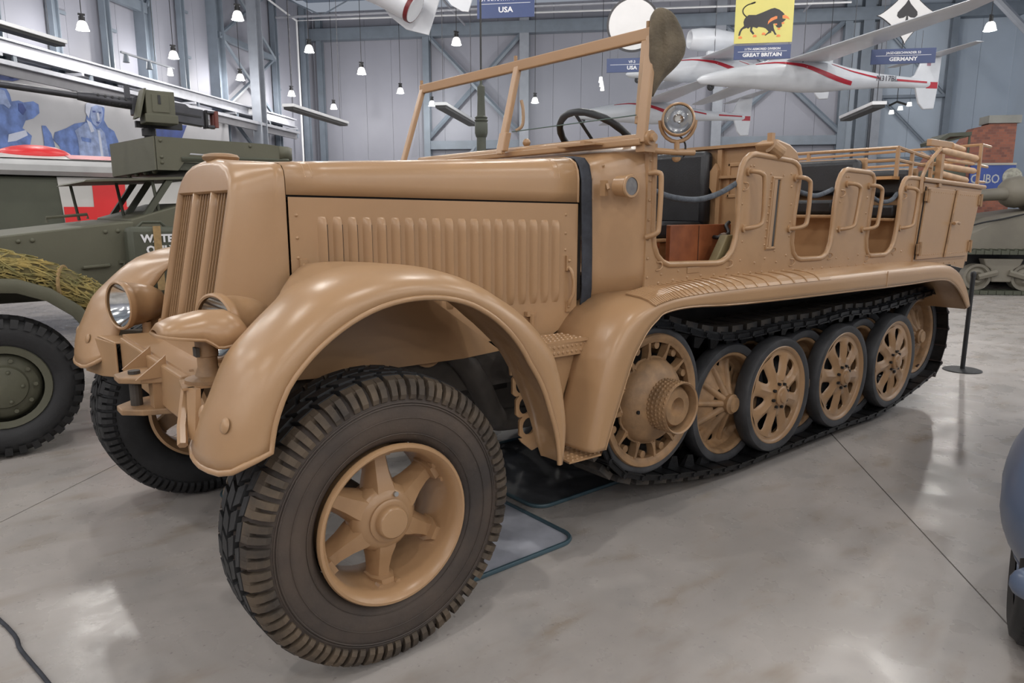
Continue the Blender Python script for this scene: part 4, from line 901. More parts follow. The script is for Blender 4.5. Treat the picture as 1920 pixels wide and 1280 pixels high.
br = MB().prism([(-.545, .44), (-.36, .42), (-.34, .58), (-.52, .58)], lambda x, y, d: (x, y, d), .992, 1.0); br.hexa([(-.53, .40, .85), (-.52, .36, .84), (-.54, .36, .84), (-.55, .40, .85)], [(-.51, .45, 1.0), (-.50, .40, 1.0), (-.515, .40, 1.0), (-.53, .45, 1.0)])
part('lamp_bracket', MB().tube([(-.51, .52, .998), (-.56, .42, .88), (-.575, .37, .835)], .016, 6).tube([(-.44, .48, .997), (-.33, .36, 1.09)], .012, 6), 'tan', HT, 40)
part('lamp_bracket_plate', br, 'tan', HT)
part('lamp_cable', MB().tube(smoothpath([(-.47, .48, 1.0), (-.50, .45, .94), (-.50, .40, .90)], 5), .009, 8), 'black', HT, 60)
# crate, board and bag: separate things carried by the half-track
o = thing('wooden_crate', 'reddish wooden box panel standing in the first doorway of the half-track', 'crate', (2.15, .50, 1.23))
part('panel', MB().box((.02, -.03, .13), (.54, .03, .26)), 'wood', o, bevel=.004); part('handle', MB().tube(smoothpath([(.12, -.052, .19), (.12, -.09, .19), (.20, -.09, .21), (.22, -.06, .25), (.26, -.05, .27)], 4), .011, 8), 'black', o, 60); part('ferrule', MB().cyl((.13, -.09, .193), (.165, -.09, .2), .016, n=10), 'bolt', o)
part('split_seam', MB().box((-.01, -.046, .13), (.006, .004, .25)), mat('dark_wood', (.10, .035, .015), .6), o)
o = thing('leaning_board', 'small olive board leaning in the corner of the first doorway', 'board', (2.24, .325, 1.235))
part('board', MB().hexa([(-.16, 0, 0), (.02, 0, 0), (.02, .05, 0), (-.16, .05, 0)], [(-.02, 0, .20), (.06, 0, .20), (.06, .05, .20), (-.02, .05, .20)]), mat('olive_board', (.19, .15, .07), .6), o, bevel=.006)
o = thing('canvas_hood', 'crumpled khaki canvas cover slung over the near top corner of the windshield', 'canvas cover', (1.47, .25, 2.335))
rows = []
for j in range(15):
    s = j/14; z = interp([(0, .108), (.06, .105), (.14, .088), (.3, .035), (.5, -.04), (.62, -.095), (.75, -.145), (.88, -.19), (1, -.26)], s)
    wx = interp([(0, .004), (.06, .03), (.14, .058), (.3, .098), (.5, .112), (.62, .105), (.75, .07), (.88, .03), (1, .005)], s); cxx = interp([(0, .03), (.3, .075), (.55, .092), (.75, .05), (1, .0)], s)
    wy = interp([(0, .004), (.06, .03), (.14, .05), (.5, .068), (.7, .055), (.85, .03), (1, .005)], s); row = []
    for k in range(28):
        t = 2*PI*k/28; f_ = 1+(.12*sin(4*t+2.2*s)+.10*sin(7*t-5*s)+.05*sin(11*t+3*s))*min(1, s*3)
        row.append((cxx+wx*cos(t)*f_, -.005+wy*sin(t)*f_, z+.010*sin(2*t+4*s)*min(1, 4*s)))
    rows.append(row)
part('cloth', MB().grid(rows, closed=True), 'canvas', o, 60, subd=1)
# ================================================================ things around the half-track
def text_mb(body, size, bold=0.0, align='CENTER', sx=1.0):
    cu = bpy.data.curves.new('lettering', 'FONT'); cu.body = body; cu.size = size; cu.align_x = align; cu.align_y = 'CENTER'; cu.offset = bold; cu.resolution_u = 2; cu.extrude = .002
    o = bpy.data.objects.new('lettering_tmp', cu); COL.objects.link(o); bpy.context.view_layer.update()
    me = o.evaluated_get(bpy.context.evaluated_depsgraph_get()).to_mesh()
    mb = MB(); mb.v = [(v.co.x*sx, -v.co.z, v.co.y) for v in me.vertices]; mb.f = [tuple(p.vertices) for p in me.polygons]
    bpy.data.objects.remove(o); bpy.data.curves.remove(cu); return mb
def shift(mb, dx, dy, dz): mb.v = [(x+dx, y+dy, z+dz) for x, y, z in mb.v]; return mb
xz = lambda x, z, d: (x, d, z)
M['bullyellow'] = mat('sign_yellow', (.62, .56, .16), .5, var=.03); M['bullblack'] = mat('emblem_black', (.018, .016, .02), .5); M['bullorange'] = mat('emblem_orange', (.75, .22, .06), .5)
M['signwhite'] = mat('sign_white', (.66, .65, .65), .5, var=.03)
M['olive'] = mat('olive_drab', (.098, .096, .064), .6, var=.06, vscale=2, bump=.04); M['olivedark'] = mat('olive_drab_dark', (.058, .062, .042), .6, var=.1, vscale=3)
M['red'] = mat('red_paint', (.60, .02, .022), .4, var=.04); M['cream'] = mat('cream_paint', (.48, .47, .45), .45, var=.04); M['gunmetal'] = mat('gun_metal', (.06, .06, .068), .42, metal=.5, var=.15, vscale=12)
M['net'] = mat('net_strands', (.40, .30, .10), .9, vscale=9, col2=(.16, .15, .06)); M['webbing'] = mat('tan_webbing', (.30, .20, .09), .85, var=.15, vscale=30)
M['stripe'] = mat('glider_red', (.42, .018, .035), .35, var=.03); M['glider'] = mat('glider_white', (.66, .68, .72), .3, var=.03)
# ---- hanging signs
def sign(loc, label, w, h, l1, l2, s1, s2):
    t = thing('hanging_sign', label, 'sign', loc, (0, 0, HROT), 'hanging unit signs')
    part('name_board', MB().box((0, 0, 0), (w, .03, h)), 'signblue', t)
    part('lettering', shift(text_mb(l1, s1, .0015), 0, -.018, h*.22), 'lettering', t); part('lettering', shift(text_mb(l2, s2, .004, sx=1.12), 0, -.018, -h*.20), 'lettering', t)
    part('rule', MB().box((0, -.017, h*.045), (w*.86, .006, .008)), 'lettering', t)
    return t
def wires(t, xs, z0, z1): 
    for x in xs: part('wire', MB().cyl((x, 0, z0), (x, 0, z1), .005, n=4), 'gunmetal', t)
s1 = sign(H(-2.6, 15.8, 5.83), 'navy sign reading 1ST INFANTRY DIVISION USA at the top edge', 1.22, .52, '1ST INFANTRY DIVISION', 'USA', .105, .15)
wires(s1, (-.5, .5), .26, 6.6)
s2 = sign(H(.06, 15.97, 4.58), 'navy sign reading VF-3 USA under a white disc with black rim', 1.05, .28, 'VF-3', 'USA', .075, .10)
def disc_poly(r, n=48): return [(r*cos(2*PI*k/n), r*sin(2*PI*k/n)) for k in range(n)]
part('emblem_board', MB().prism([(x, z+.80) for x, z in disc_poly(.545)], xz, -.012, .012), 'bullblack', s2); part('emblem_face', MB().prism([(x, z+.80) for x, z in disc_poly(.50)], xz, -.016, -.010), 'signwhite', s2); wires(s2, (-.3, .3), .14, .35); wires(s2, (-.2, .2), 1.3, 7.5)
s3 = sign(H(2.76, 16.47, 4.855), 'navy sign reading 11TH ARMORED DIVISION GREAT BRITAIN under a yellow bull board', 1.15, .28, '11TH ARMORED DIVISION', 'GREAT BRITAIN', .062, .10)
k_ = 1.16/1110; bp_ = lambda q: ((q[0]-780)*k_, .185+(830-q[1])*k_)
part('emblem_board', MB().box((0, 0, .185+.58), (1.17, .02, 1.16)), 'bullyellow', s3)
bull = [(430, 330), (480, 295), (620, 300), (760, 250), (900, 195), (970, 182), (1060, 215), (1130, 268), (1170, 310), (1125, 330), (1130, 385), (1200, 400), (1160, 440), (1120, 465), (1130, 530), (1080, 560), (1030, 545), (990, 470), (960, 480), (975, 560), (1010, 640), (1040, 680), (1005, 690), (965, 620), (930, 610), (935, 640), (870, 665), (825, 700), (815, 685), (880, 620), (820, 560), (770, 540), (680, 525), (650, 550), (600, 530), (570, 525), (555, 580), (610, 650), (580, 670), (520, 600), (525, 520), (480, 555), (455, 535), (380, 560), (350, 600), (330, 680), (298, 680), (310, 610), (340, 550), (400, 500), (385, 430), (400, 370)]
part('bull_emblem', MB().prism([bp_(q) for q in bull], xz, -.014, -.010), 'bullblack', s3)
tl = [bp_(q) for q in ((440, 330), (385, 280), (360, 220), (380, 160), (440, 110), (530, 80), (600, 60))]
part('bull_tail', MB().tube(smoothpath([(x, -.012, z) for x, z in tl], 4), [.012]*20+[.018]*4+[.006], 6), 'bullblack', s3)
for P in ([(855, 490), (860, 430), (910, 370), (1000, 335), (1030, 340), (1030, 385), (960, 410), (890, 450)], [(1125, 330), (1180, 320), (1240, 360), (1270, 410), (1220, 385), (1140, 380)]): part('bull_horn', MB().prism([bp_(q) for q in P], xz, -.018, -.013), 'bullorange', s3)
for c in ((335, 715), (615, 695), (785, 660), (1070, 705)): part('bull_hoof', MB().prism([bp_((c[0]+dx, c[1]+dy)) for dx, dy in ((-35, 20), (-25, -18), (15, -22), (42, 0), (35, 22))], xz, -.018, -.013), 'bullorange', s3)
for c in ((1010, 490), (1145, 470), (1075, 575)): part('bull_eye', MB().prism([bp_((c[0]+30*cos(a_), c[1]+18*sin(a_))) for a_ in [k*PI/4 for k in range(8)]], xz, -.018, -.013), 'bullorange', s3)
wires(s3, (-.4, .4), 1.33, 7.5)
s4 = sign(H(5.70, 16.92, 4.775), 'navy sign reading JAGDGESCHWADER 53 GERMANY under a spade diamond', 1.27, .30, 'JAGDGESCHWADER 53', 'GERMANY', .066, .105)
def astroid(r, sq=1.15):
    P = []
    for k in range(4):
        a0 = PI/2*k
        for j in range(10):
            t = j/10*PI/2; x, z = cos(t)**2.0, sin(t)**2.0
            f_ = 1-.16*sin(2*t); x, z = x*f_, z*f_; P.append(((x*cos(a0)-z*sin(a0))*r, (x*sin(a0)+z*cos(a0))*r))
    return P
part('emblem_board', MB().prism([(x, z+.82) for x, z in astroid(.60)], xz, -.012, .012), 'bullblack', s4); part('emblem_face', MB().prism([(x, z+.82) for x, z in astroid(.575)], xz, -.016, -.010), 'signwhite', s4)
hs = [(.0, .24), (.05, .15), (.13, .06), (.19, -.01), (.20, -.08), (.15, -.13), (.07, -.12), (.015, -.085), (.03, -.19)]; sp_ = hs+[(-x, z) for x, z in hs[::-1]]
part('spade_emblem', MB().prism([(x, z+.88) for x, z in sp_], xz, -.020, -.014), 'bullblack', s4); wires(s4, (-.35, .35), .15, .5); wires(s4, (0,), 1.4, 7.5)
# ---- gliders
def fus_rows(prof, n=20):
    return [[(x, w*cos(2*PI*k/n), zc+h*sin(2*PI*k/n)) for k in range(n)] for x, w, h, zc in prof]
FP = [(-2.55, .015, .015, -.10), (-2.45, .10, .09, -.09), (-2.1, .20, .16, -.06), (-1.5, .28, .24, .0), (-.7, .34, .34, .06), (0, .34, .40, .08), (.6, .28, .36, .06), (1.2, .20, .26, .03), (2.0, .14, .17, .0), (2.8, .11, .13, -.02), (3.3, .07, .12, -.03), (3.5, .02, .10, -.03)]
def wing(mb, y0, y1, x0, c0, c1, z0, z1, n=7):
    rows = []
    for i in range(n):
        s = i/(n-1); y = y0+(y1-y0)*s; c = c0+(c1-c0)*s*(1 if s < .9 else 1.25); xl = x0+.12*s; z = z0+(z1-z0)*s
        rows.append([(xl+c*u, y, z+v*c) for u, v in ((0, 0), (.05, .035), (.25, .065), (.55, .05), (1, 0), (.55, -.02), (.25, -.03), (.05, -.02))])
    mb.grid(rows, closed=True)
    for r in (rows[0], rows[-1]): mb.add(r, [tuple(range(len(r)))])
def stripe_rows(x0, x1, off, width, s, n=12):
    rows = []
    for i in range(n):
        u = i/(n-1); x = x0+(x1-x0)*u; a = interp([(q[0], q[1]) for q in FP], x)+.006; h = interp([(q[0], q[2]) for q in FP], x)+.006; zc = interp([(q[0], q[3]) for q in FP], x)
        t0 = off(u); rows.append([(x, -s*a*cos(t), zc+h*sin(t)) for t in (t0-width(u)/2, t0-width(u)/4, t0, t0+width(u)/4, t0+width(u)/2)])
    return rows
def glider(loc, ang, label, jet=False, span=5.8):
    t = thing('glider', label, 'aircraft', loc, (0, 0, HROT+ang), 'white gliders hung from the roof')
    part('fuselage', MB().grid(fus_rows(FP), closed=True), 'glider', t, 60)
    w = MB(); wing(w, -.2, -span, -.45, 1.05, .50, .36, .36+(-.15)); part('wing', w, 'glider', t, 40); w = MB(); wing(w, .2, span, -.45, 1.05, .50, .36, .21); part('wing', w, 'glider', t, 40)
    fin = [(2.85, .08), (3.0, .16), (3.15, .50), (3.28, .62), (3.66, .60), (3.64, -.05), (3.58, -.62), (3.30, -.64), (3.16, -.50), (3.05, -.18)]
    part('tail_fin', MB().prism(fin, xz, -.035, .035), 'glider', t, bevel=.02)
    st = MB(); wing(st, -.0, -1.5, 3.18, .46, .26, .60, .62, 4); part('tailplane', st, 'glider', t, 40); st = MB(); wing(st, .0, 1.5, 3.18, .46, .26, .60, .62, 4); part('tailplane', st, 'glider', t, 40)
    for s in (1, -1):
        part('red_stripe', MB().grid(stripe_rows(-1.2, 1.25, lambda u: .95-1.5*u**1.3, lambda u: .10+.30*u, s)), 'stripe', t, 60); part('red_stripe', MB().grid(stripe_rows(.7, 2.0, lambda u: .85-.65*u, lambda u: .05+.22*u, s)), 'stripe', t, 60)
        part('red_stripe', MB().grid(stripe_rows(2.45, 3.3, lambda u: .15, lambda u: .35, s)), 'stripe', t, 60)
        part('fin_band', MB().box((3.46, -s*.037, -.07), (.30, .006, .15)), 'stripe', t)
    part('nose_wheel', MB().lathe([(.02, -.03), (.08, -.03), (.09, 0), (.08, .03), (.02, .03)], (-2.2, 0, -.24), 'Y', 14, closedprof=True), 'rubber', t)
    part('hang_wire', MB().tube([(-.1, -.3, .3), (-.1, -.3, 7.2)], .008, 5), 'gunmetal', t)
    if jet:
        part('jet_pod', MB().lathe([(.20, -.6), (.235, -.63), (.27, -.58), (.31, -.3), (.31, .1), (.24, .6), (.15, 1.0), (.14, 1.0), (.10, .4), (.17, -.2), (.20, -.6)], (-.1, 0, .88), 'X', 26), 'glider', t, 60)
        part('pod_pylon', MB().box((.1, 0, .52), (.6, .14, .3)), 'glider', t, bevel=.03)
    return t
g1 = glider(H(4.0, 18.6, 4.66), .30, 'white glider with red stripe and raised near wing, spade sign before it')
part('registration', shift(text_mb('N317BL', .17, .002), 2.18, -.150, .03), mat('registration_grey', (.10, .10, .12), .5), g1)
part('flag_patch', MB().box((3.33, -.038, .42), (.10, .004, .09)), mat('flag_print', (.35, .18, .24), .5), g1)
glider(H(.65, 25.0, 4.72), .30, 'white glider with red stripe seen low through the windshield and behind the spot lamp', span=5.0)
glider(H(2.35, 21.9, 5.42), .30, 'white jet glider with round engine pod on its back beside the bull board', True, span=4.2)
# aircraft end at the top centre
t = thing('hanging_aircraft', 'white aircraft tail with dark red band hanging at the top edge', 'aircraft', H(-2.9, 9.35, 4.3), (0, 0, HROT))
bx = [Vector((-1.6, .2, .62)), Vector((-.8, .1, .34)), Vector((-.3, .03, .10)), Vector((.20, 0, -.22))]
part('tail_boom', MB().tube(smoothpath(bx, 5), [.34-.011*k for k in range(16)], 18), 'glider', t, 60); d_ = (bx[-1]-bx[-2]).normalized()
part('red_tip', MB().cyl(bx[-1]-d_*.06, bx[-1]-d_*.004, .192, .186, n=24, cap=False), mat('tip_dark_red', (.14, .012, .014), .4), t, 60)
part('fin', MB().prism([(-.45, .10), (-.25, -.20), (-.02, -.38), (.28, -.46), (.52, .20), (.5, .5), (-.4, .5)], xz, .30, .33), 'glider', t)
part('tail_plate', MB().prism([(.42, .22), (.52, .0), (.66, -.18), (.80, -.26), (.88, -.27), (1.08, .3), (.5, .5)], xz, .02, .045), 'glider', t)
sq = [(.60, .03), (.64, .08), (.63, .01), (.67, .05), (.69, -.01), (.71, .03), (.73, -.04), (.76, .0), (.77, -.05), (.80, -.03), (.79, -.07)]
part('red_script', MB().tube(smoothpath([(x, .017, z) for x, z in sq], 4), .006, 5), 'stripe', t)
part('hang_wire', MB().tube([(-.3, .1, .3), (-.3, .1, 8)], .008, 5), 'gunmetal', t)
# ---- light bars
def bar(a, b0, b1, z, label, ww=.32):
    L = b1-b0; t = thing('light_bar', label, 'light fixture', H(a, (b0+b1)/2, z), (0, 0, HROT), 'hanging light bars')
    part('housing', MB().box((0, 0, .04), (ww, L, .08)), 'white', t, bevel=.01); part('louvre_tray', MB().box((0, 0, -.03), (ww*.8, L*.98, .06)), 'black', t)
    for s in (-1, 1): part('hanger', MB().cyl((0, s*L*.42, .08), (0, s*L*.42, 8), .008, n=5), 'gunmetal', t)
bar(-8.65, 18, 21.8, 4.2, 'long light bar hanging below the pendant lamps right of the left corner'); bar(-4.62, 18, 22, 4.15, 'light bar seen through the far pane of the windshield'); bar(5.66, 18, 20.6, 3.95, 'light bar hanging below the glider by its tail fin'); bar(-12.3, 10.8, 14.8, 5.15, 'long light bar cut by the left edge above the machine gun')
# spot cluster below the glider tail
t = thing('spot_cluster', 'cluster of three small lit spots below the tail of the glider', 'light fixture', H(7.3, 21.8, 4.32), (0, 0, HROT))
part('bracket', MB().tube([(-.2, 0, .1), (0, 0, .2), (.25, 0, .12)], .03, 6).cyl((0, 0, .2), (0, 0, 7), .01, n=5), 'black', t)
for x, z in ((-.12, -.12), (.1, -.02), (.32, .08)): part('spot_lamp', MB().cyl((x, 0, z), (x, 0, z+.1), .07, .05, n=10), 'lampglow', t)
# ---- mural on the left wall
t = thing('wall_mural', 'blue tinted photo mural of two airmen above the olive vehicles', 'mural', H(-16.75, 23, 4.2), (0, 0, HROT))
def mpoly(n_, P, m, d): part(n_, MB().prism([(b-23, z-4.2) for b, z in P], lambda b, z, q: (q, b, z), d, d+.004), m, t)
M['mbg'] = mat('mural_pale', (.38, .38, .40), .6, var=.06, vscale=.8); M['mblue'] = mat('mural_blue', (.09, .15, .36), .6, var=.35, vscale=3); M['mmid'] = mat('mural_mid_blue', (.22, .28, .46), .6, var=.3, vscale=4); M['mdark'] = mat('mural_navy', (.025, .05, .20), .6, var=.2, vscale=3); M['mlight'] = mat('mural_light', (.45, .48, .58), .6, var=.1, vscale=3)
part('mural_sheet', MB().box((-.03, 0, .1), (.04, 12.4, 2.5)), 'mbg', t)
mpoly('printed_figure', [(19.72, 3.11), (19.65, 3.45), (19.43, 3.63), (19.52, 3.85), (20.0, 4.02), (20.35, 4.19), (20.81, 4.3), (20.91, 4.53), (20.88, 4.76), (21.04, 4.91), (21.33, 5.02), (21.66, 5.0), (21.73, 4.79), (21.65, 4.45), (21.8, 4.25), (22.08, 4.15), (22.24, 3.84), (22.16, 3.26)], 'mblue', .0)
mpoly('printed_shirt', [(20.81, 4.27), (21.08, 4.27), (21.25, 4.11), (21.45, 4.18), (21.62, 4.04), (21.73, 3.25), (20.42, 3.16), (20.41, 3.72), (20.32, 3.98)], 'mmid', .006)
mpoly('printed_face', [(21.11, 4.79), (21.36, 4.88), (21.59, 4.86), (21.63, 4.65), (21.52, 4.39), (21.31, 4.2), (21.13, 4.28), (21.04, 4.49)], 'mmid', .006)
mpoly('printed_cheek', [(21.33, 4.62), (21.42, 4.66), (21.45, 4.45), (21.36, 4.38)], 'mlight', .012); mpoly('printed_mouth', [(21.28, 4.36), (21.44, 4.36), (21.40, 4.31), (21.30, 4.31)], 'mdark', .012)
for b in (21.22, 21.47): mpoly('printed_eye', [(b-.06, 4.68), (b+.07, 4.69), (b+.07, 4.64), (b-.05, 4.63)], 'mdark', .012)
mpoly('printed_cap', [(20.85, 4.6), (20.89, 4.83), (21.09, 4.97), (21.38, 5.04), (21.71, 4.99), (21.74, 4.85), (21.36, 4.88), (21.11, 4.78), (20.97, 4.42)], 'mlight', .008)
mpoly('printed_strap', [(21.30, 4.1), (21.40, 4.1), (21.46, 3.2), (21.34, 3.2)], 'mlight', .012); mpoly('printed_pocket', [(20.55, 3.82), (20.98, 3.80), (20.95, 3.68), (20.58, 3.70)], 'mblue', .012); mpoly('printed_collar', [(20.85, 4.38), (21.05, 4.3), (21.15, 4.05), (21.0, 4.0)], 'mlight', .012)
mpoly('printed_figure', [(17.3, 4.9), (17.77, 4.89), (17.94, 4.87), (18.05, 4.71), (18.09, 4.52), (18.33, 4.58), (18.49, 4.55), (18.84, 4.63), (19.02, 4.57), (19.02, 4.33), (18.77, 4.15), (18.49, 4.06), (18.35, 3.84), (18.48, 3.77), (18.65, 3.66), (18.53, 3.35), (18.57, 3.1), (17.3, 3.02)], 'mblue', .0)
mpoly('printed_highlight', [(17.6, 4.82), (17.89, 4.77), (17.96, 4.56), (18.04, 4.4), (17.96, 4.31), (17.8, 4.4), (17.6, 4.38)], 'mmid', .008); mpoly('printed_sleeve', [(17.85, 3.62), (18.45, 3.8), (18.5, 3.66), (18.08, 3.47), (17.79, 3.41)], 'mlight', .008); mpoly('printed_camera', [(18.30, 4.50), (18.45, 4.52), (18.55, 4.35), (18.42, 4.2), (18.28, 4.3)], 'mdark', .008)
mpoly('printed_wheel', [(19.05, 3.99), (19.2, 4.0), (19.37, 3.8), (19.45, 3.51), (19.48, 3.17), (19.04, 3.14), (19.07, 3.59)], 'mblue', .004); mpoly('printed_flag', [(17.2, 5.41), (19.03, 5.37), (18.21, 5.07), (17.2, 4.99)], 'mdark', .004); mpoly('printed_plane', [(24.05, 4.0), (24.09, 4.43), (24.86, 4.7), (26.18, 4.8), (25.6, 4.0)], 'mdark', .004)
# ================================================================ olive scout car on the left
SX, SY = .3, 4.6
scar = thing('scout_car', 'olive drab armored scout car standing left of the half-track', 'military vehicle', (SX, SY, 0))
def sp(n_, mb, m, parent=scar, smooth=0, **k): mb.v = [(x-SX, y-SY, z) for x, y, z in mb.v]; return part(n_, mb, m, parent, smooth, **k)
hs_ = [(-2.0, .95), (-2.0, 1.27), (-.78, 1.395), (0, 1.485), (.05, 1.485), (.05, .95)]
hd = sp('hood', MB().prism(hs_, f3, 3.85, 5.25), 'olive', bevel=.012)
for x, z in ((-.66, 1.36), (-.58, 1.365), (-.14, 1.415), (-.06, 1.42)): sp('hood_rivet', MB().dome((x, 3.85, z), .016, (0, -1, 0), 10, 3), 'olive', hd) if False else sp('hood_rivet', MB().dome((x, 3.85, z), .016, (0, -1, 0), 10, 3), 'olive')
sp('hood_handle', MB().tube([(-.30, 3.85, 1.165), (-.30, 3.82, 1.17), (-.14, 3.82, 1.18), (-.14, 3.85, 1.18)], .012, 8), 'olive'); sp('hood_latch', MB().box((-.04, 3.835, 1.20), (.07, .03, .02)).cyl((-.04, 3.83, 1.20), (-.045, 3.83, 1.05), .012, n=8), 'olive')
sp('hood_bracket', MB().tube([(-.42, 4.45, 1.475), (-.42, 4.45, 1.51), (-.15, 4.45, 1.535), (-.15, 4.45, 1.50)], .012, 6), 'olive')
rows = []
for k in range(13):
    t = math.radians(-8+k*17); r0, r1 = .53, .60; rows.append([(-.86+(r0 if j == 0 else r1)*cos(t)*1.05, y, .50+(r0 if j == 0 else r1)*sin(t)*1.08) for j, y in enumerate((3.40, 3.42, 3.50, 3.75, 3.90))])
sp('fender', MB().grid(rows), 'olive', smooth=60, solid=.012)
def swheel(x, y):
    w = sp('wheel', MB().lathe([(.22, -.09), (.262, -.10), (.27, -.085), (.262, -.07), (.255, .09), (.22, .09), (.215, -.03), (.19, -.055), (.14, -.062), (.13, -.09), (.08, -.105), (.001, -.108)], (x, y, .46), 'Y', 40), 'olive', smooth=45)
    sp('tyre', MB().lathe([(.262, -.085), (.30, -.115), (.36, -.122), (.40, -.112), (.428, -.09), (.432, 0), (.428, .09), (.40, .112), (.36, .122), (.30, .115), (.262, .085)], (x, y, .46), 'Y', 56), 'rubber', smooth=60)
    mb = MB(); n = 34
    for i in range(n):
        for s in (-1, 1):
            t = 2*PI*(i+(.5 if s > 0 else 0))/n; b = [(r*cos(q), s*yy, r*sin(q)) for r, yy in ((.42, .005), (.40, .105)) for q in (t, t+.10)]; u = [(r*cos(q), s*yy, r*sin(q)) for r, yy in ((.458, .005), (.440, .118)) for q in (t, t+.10)]
            mb.hexa([b[0], b[1], b[3], b[2]], [u[0], u[1], u[3], u[2]])
            b2 = [(r*cos(q), s*yy, r*sin(q)) for r, yy in ((.44, .118), (.385, .130)) for q in (t, t+.10)]; mb.hexa([u[2], u[3], b[3], b[2]], [b2[0], b2[1], b2[3], b2[2]])
    shift(mb, x, y, .46); sp('tyre_lugs', mb, 'rubber')
    for k in range(10):
        t = 2*PI*k/10; sp('wheel_bolt', MB().cyl((x+.172*cos(t), y-.055, .46+.172*sin(t)), (x+.172*cos(t), y-.078, .46+.172*sin(t)), .014, n=6), 'olive')
    for k in range(5):
        t = 2*PI*k/5; sp('wheel_bolt', MB().dome((x+.10*cos(t), y-.10, .46+.10*sin(t)), .014, (0, -1, 0), 8, 2), 'olive')
swheel(-.86, 3.56); swheel(2.45, 3.56)
sp('body', MB().prism([(.05, .75), (.05, 1.50), (.45, 1.62), (3.6, 1.62), (3.6, .75)], f3, 3.95, 5.3), 'olive', bevel=.01)
sp('visor_plate', MB().prism([(-.22, 1.765), (-.2, 1.78), (.62, 1.83), (.62, 1.81)], f3, 4.0, 5.35), 'olive')
for x, y in ((-.12, 5.2), (.12, 4.62), (.26, 4.05)): sp('visor_strut', MB().cyl((x+.02, y, 1.48), (x-.02, y, 1.79), .012, n=6), 'olivedark')
for y in (4.05, 4.70, 5.28): sp('windshield_post', MB().hexa([(.12, y-.03, 1.48), (.12, y+.03, 1.48), (.17, y+.03, 1.48), (.17, y-.03, 1.48)], [(.34, y-.03, 1.80), (.34, y+.03, 1.80), (.39, y+.03, 1.80), (.39, y-.03, 1.80)]), 'olivedark')
sp('windshield_pane', MB().add([(.15, 4.05, 1.50), (.15, 5.28, 1.50), (.35, 5.28, 1.79), (.35, 4.05, 1.79)], [(0, 1, 2, 3)]), 'glass')
tub = [(.27, 1.865), (.27, 2.11), (1.10, 2.10), (1.22, 2.09), (1.22, 1.985), (.95, 1.985), (.52, 2.0), (.42, 1.865)]
sp('pulpit_side', MB().prism(tub, f3, 4.0, 4.012), 'olive'); sp('pulpit_front', MB().prism([(4.0, 1.865), (4.0, 2.11), (5.6, 2.16), (5.6, 1.87)], lambda y, z, d: (d, y, z), .262, .274), 'olive'); sp('pulpit_far_side', MB().prism(tub, f3, 5.59, 5.602), 'olive')
sp('pulpit_floor', MB().box((.8, 4.8, 1.90), (1.0, 1.55, .06)), 'olivedark'); sp('pulpit_back', MB().grid([[(1.22+.28*sin(t), 4.8-.8*cos(t), z) for t in [PI*k/10 for k in range(11)]] for z in (1.99, 2.09)]), 'olive', smooth=50, solid=.012)
for y in (4.2, 4.5, 4.8, 5.1): sp('pulpit_rivet', MB().dome((.30, y, 1.865), .022, (0, 0, -1), 8, 2), 'olive')
for x, z in ((.31, 2.08), (.31, 1.92), (.31, 1.96), (.98, 2.075)): sp('pulpit_rivet', MB().dome((x, 4.0, z), .014, (0, -1, 0), 8, 2), 'olive')
sp('skate_rail', MB().tube([(.45, 4.0, 1.95), (.9, 3.97, 1.965), (1.3, 4.02, 1.975)], .018, 6), 'olivedark')
sp('antenna_base', MB().lathe([(.055, 1.62), (.05, 2.35), (.06, 2.36), (.07, 2.40), (.07, 2.50), (.062, 2.51), (.075, 2.53), (.06, 2.545), (.072, 2.56), (.045, 2.58), (.038, 2.78), (.042, 2.80), (.04, 2.88), (.015, 2.90), (.008, 3.1)], (3.69, 4.51, 0), 'Z', 18), 'olivedark', smooth=40); sp('antenna_whip', MB().cyl((3.69, 4.51, 3.0), (3.69, 4.51, 5.6), .012, .008, n=6), 'black')
# jerry can
jc = thing('jerry_can', 'dark olive jerry can lettered WATER ONLY strapped beside the scout car hood', 'jerry can', (.14, 3.74, .98))
part('can', MB().box((0, 0, .245), (.35, .16, .45)), 'olivedark', jc, 40, bevel=.035); part('shelf_bracket', MB().box((0, .02, .01), (.36, .18, .02)), 'olive', jc)
part('lettering', shift(text_mb('WATER', .075, .003), .035, -.084, .385), 'lettering', jc); part('lettering', shift(text_mb('ONLY', .075, .003), .035, -.084, .305), 'lettering', jc)
part('strap', MB().box((.012, -.09, .245), (.05, .008, .46)), 'webbing', jc); part('buckle', MB().box((.012, -.096, .20), (.065, .01, .05)), 'webbing', jc); part('can_handle', MB().tube([(-.1, 0, .46), (-.06, 0, .50), (.06, 0, .50), (.1, 0, .46)], .012, 6), 'olivedark', jc)
# netting bundle on the fender
nb = thing('camouflage_net', 'rolled camouflage netting strapped on the scout car fender', 'netting', (-.55, 3.64, 1.08))
random.seed(11); core = []
ax_ = [Vector((-.55, 0, .14)), Vector((-.3, 0, .135)), Vector((-.1, 0, .09)), Vector((.1, 0, .0)), Vector((.26, 0, -.10)), Vector((.36, 0, -.17))]
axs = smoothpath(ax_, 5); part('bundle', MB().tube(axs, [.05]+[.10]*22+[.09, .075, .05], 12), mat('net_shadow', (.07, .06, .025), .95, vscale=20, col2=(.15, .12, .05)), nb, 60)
st = MB()
for k in range(420):
    i = random.randrange(0, len(axs)-3); t = random.random()*2*PI; c = axs[i]; P = []; dt = random.uniform(-1.4, 1.4); r = .10
    for j in range(4):
        q = axs[min(len(axs)-1, i+int(j*random.choice((0, 1, 1, 2))))]; rr = r*random.uniform(.98, 1.15)*(1 if i < 22 else .8); a = t+dt*j/3; P.append(q+Vector((random.uniform(-.03, .03), rr*cos(a), rr*sin(a))))
    st.tube(P, random.uniform(.0035, .0075), 4)
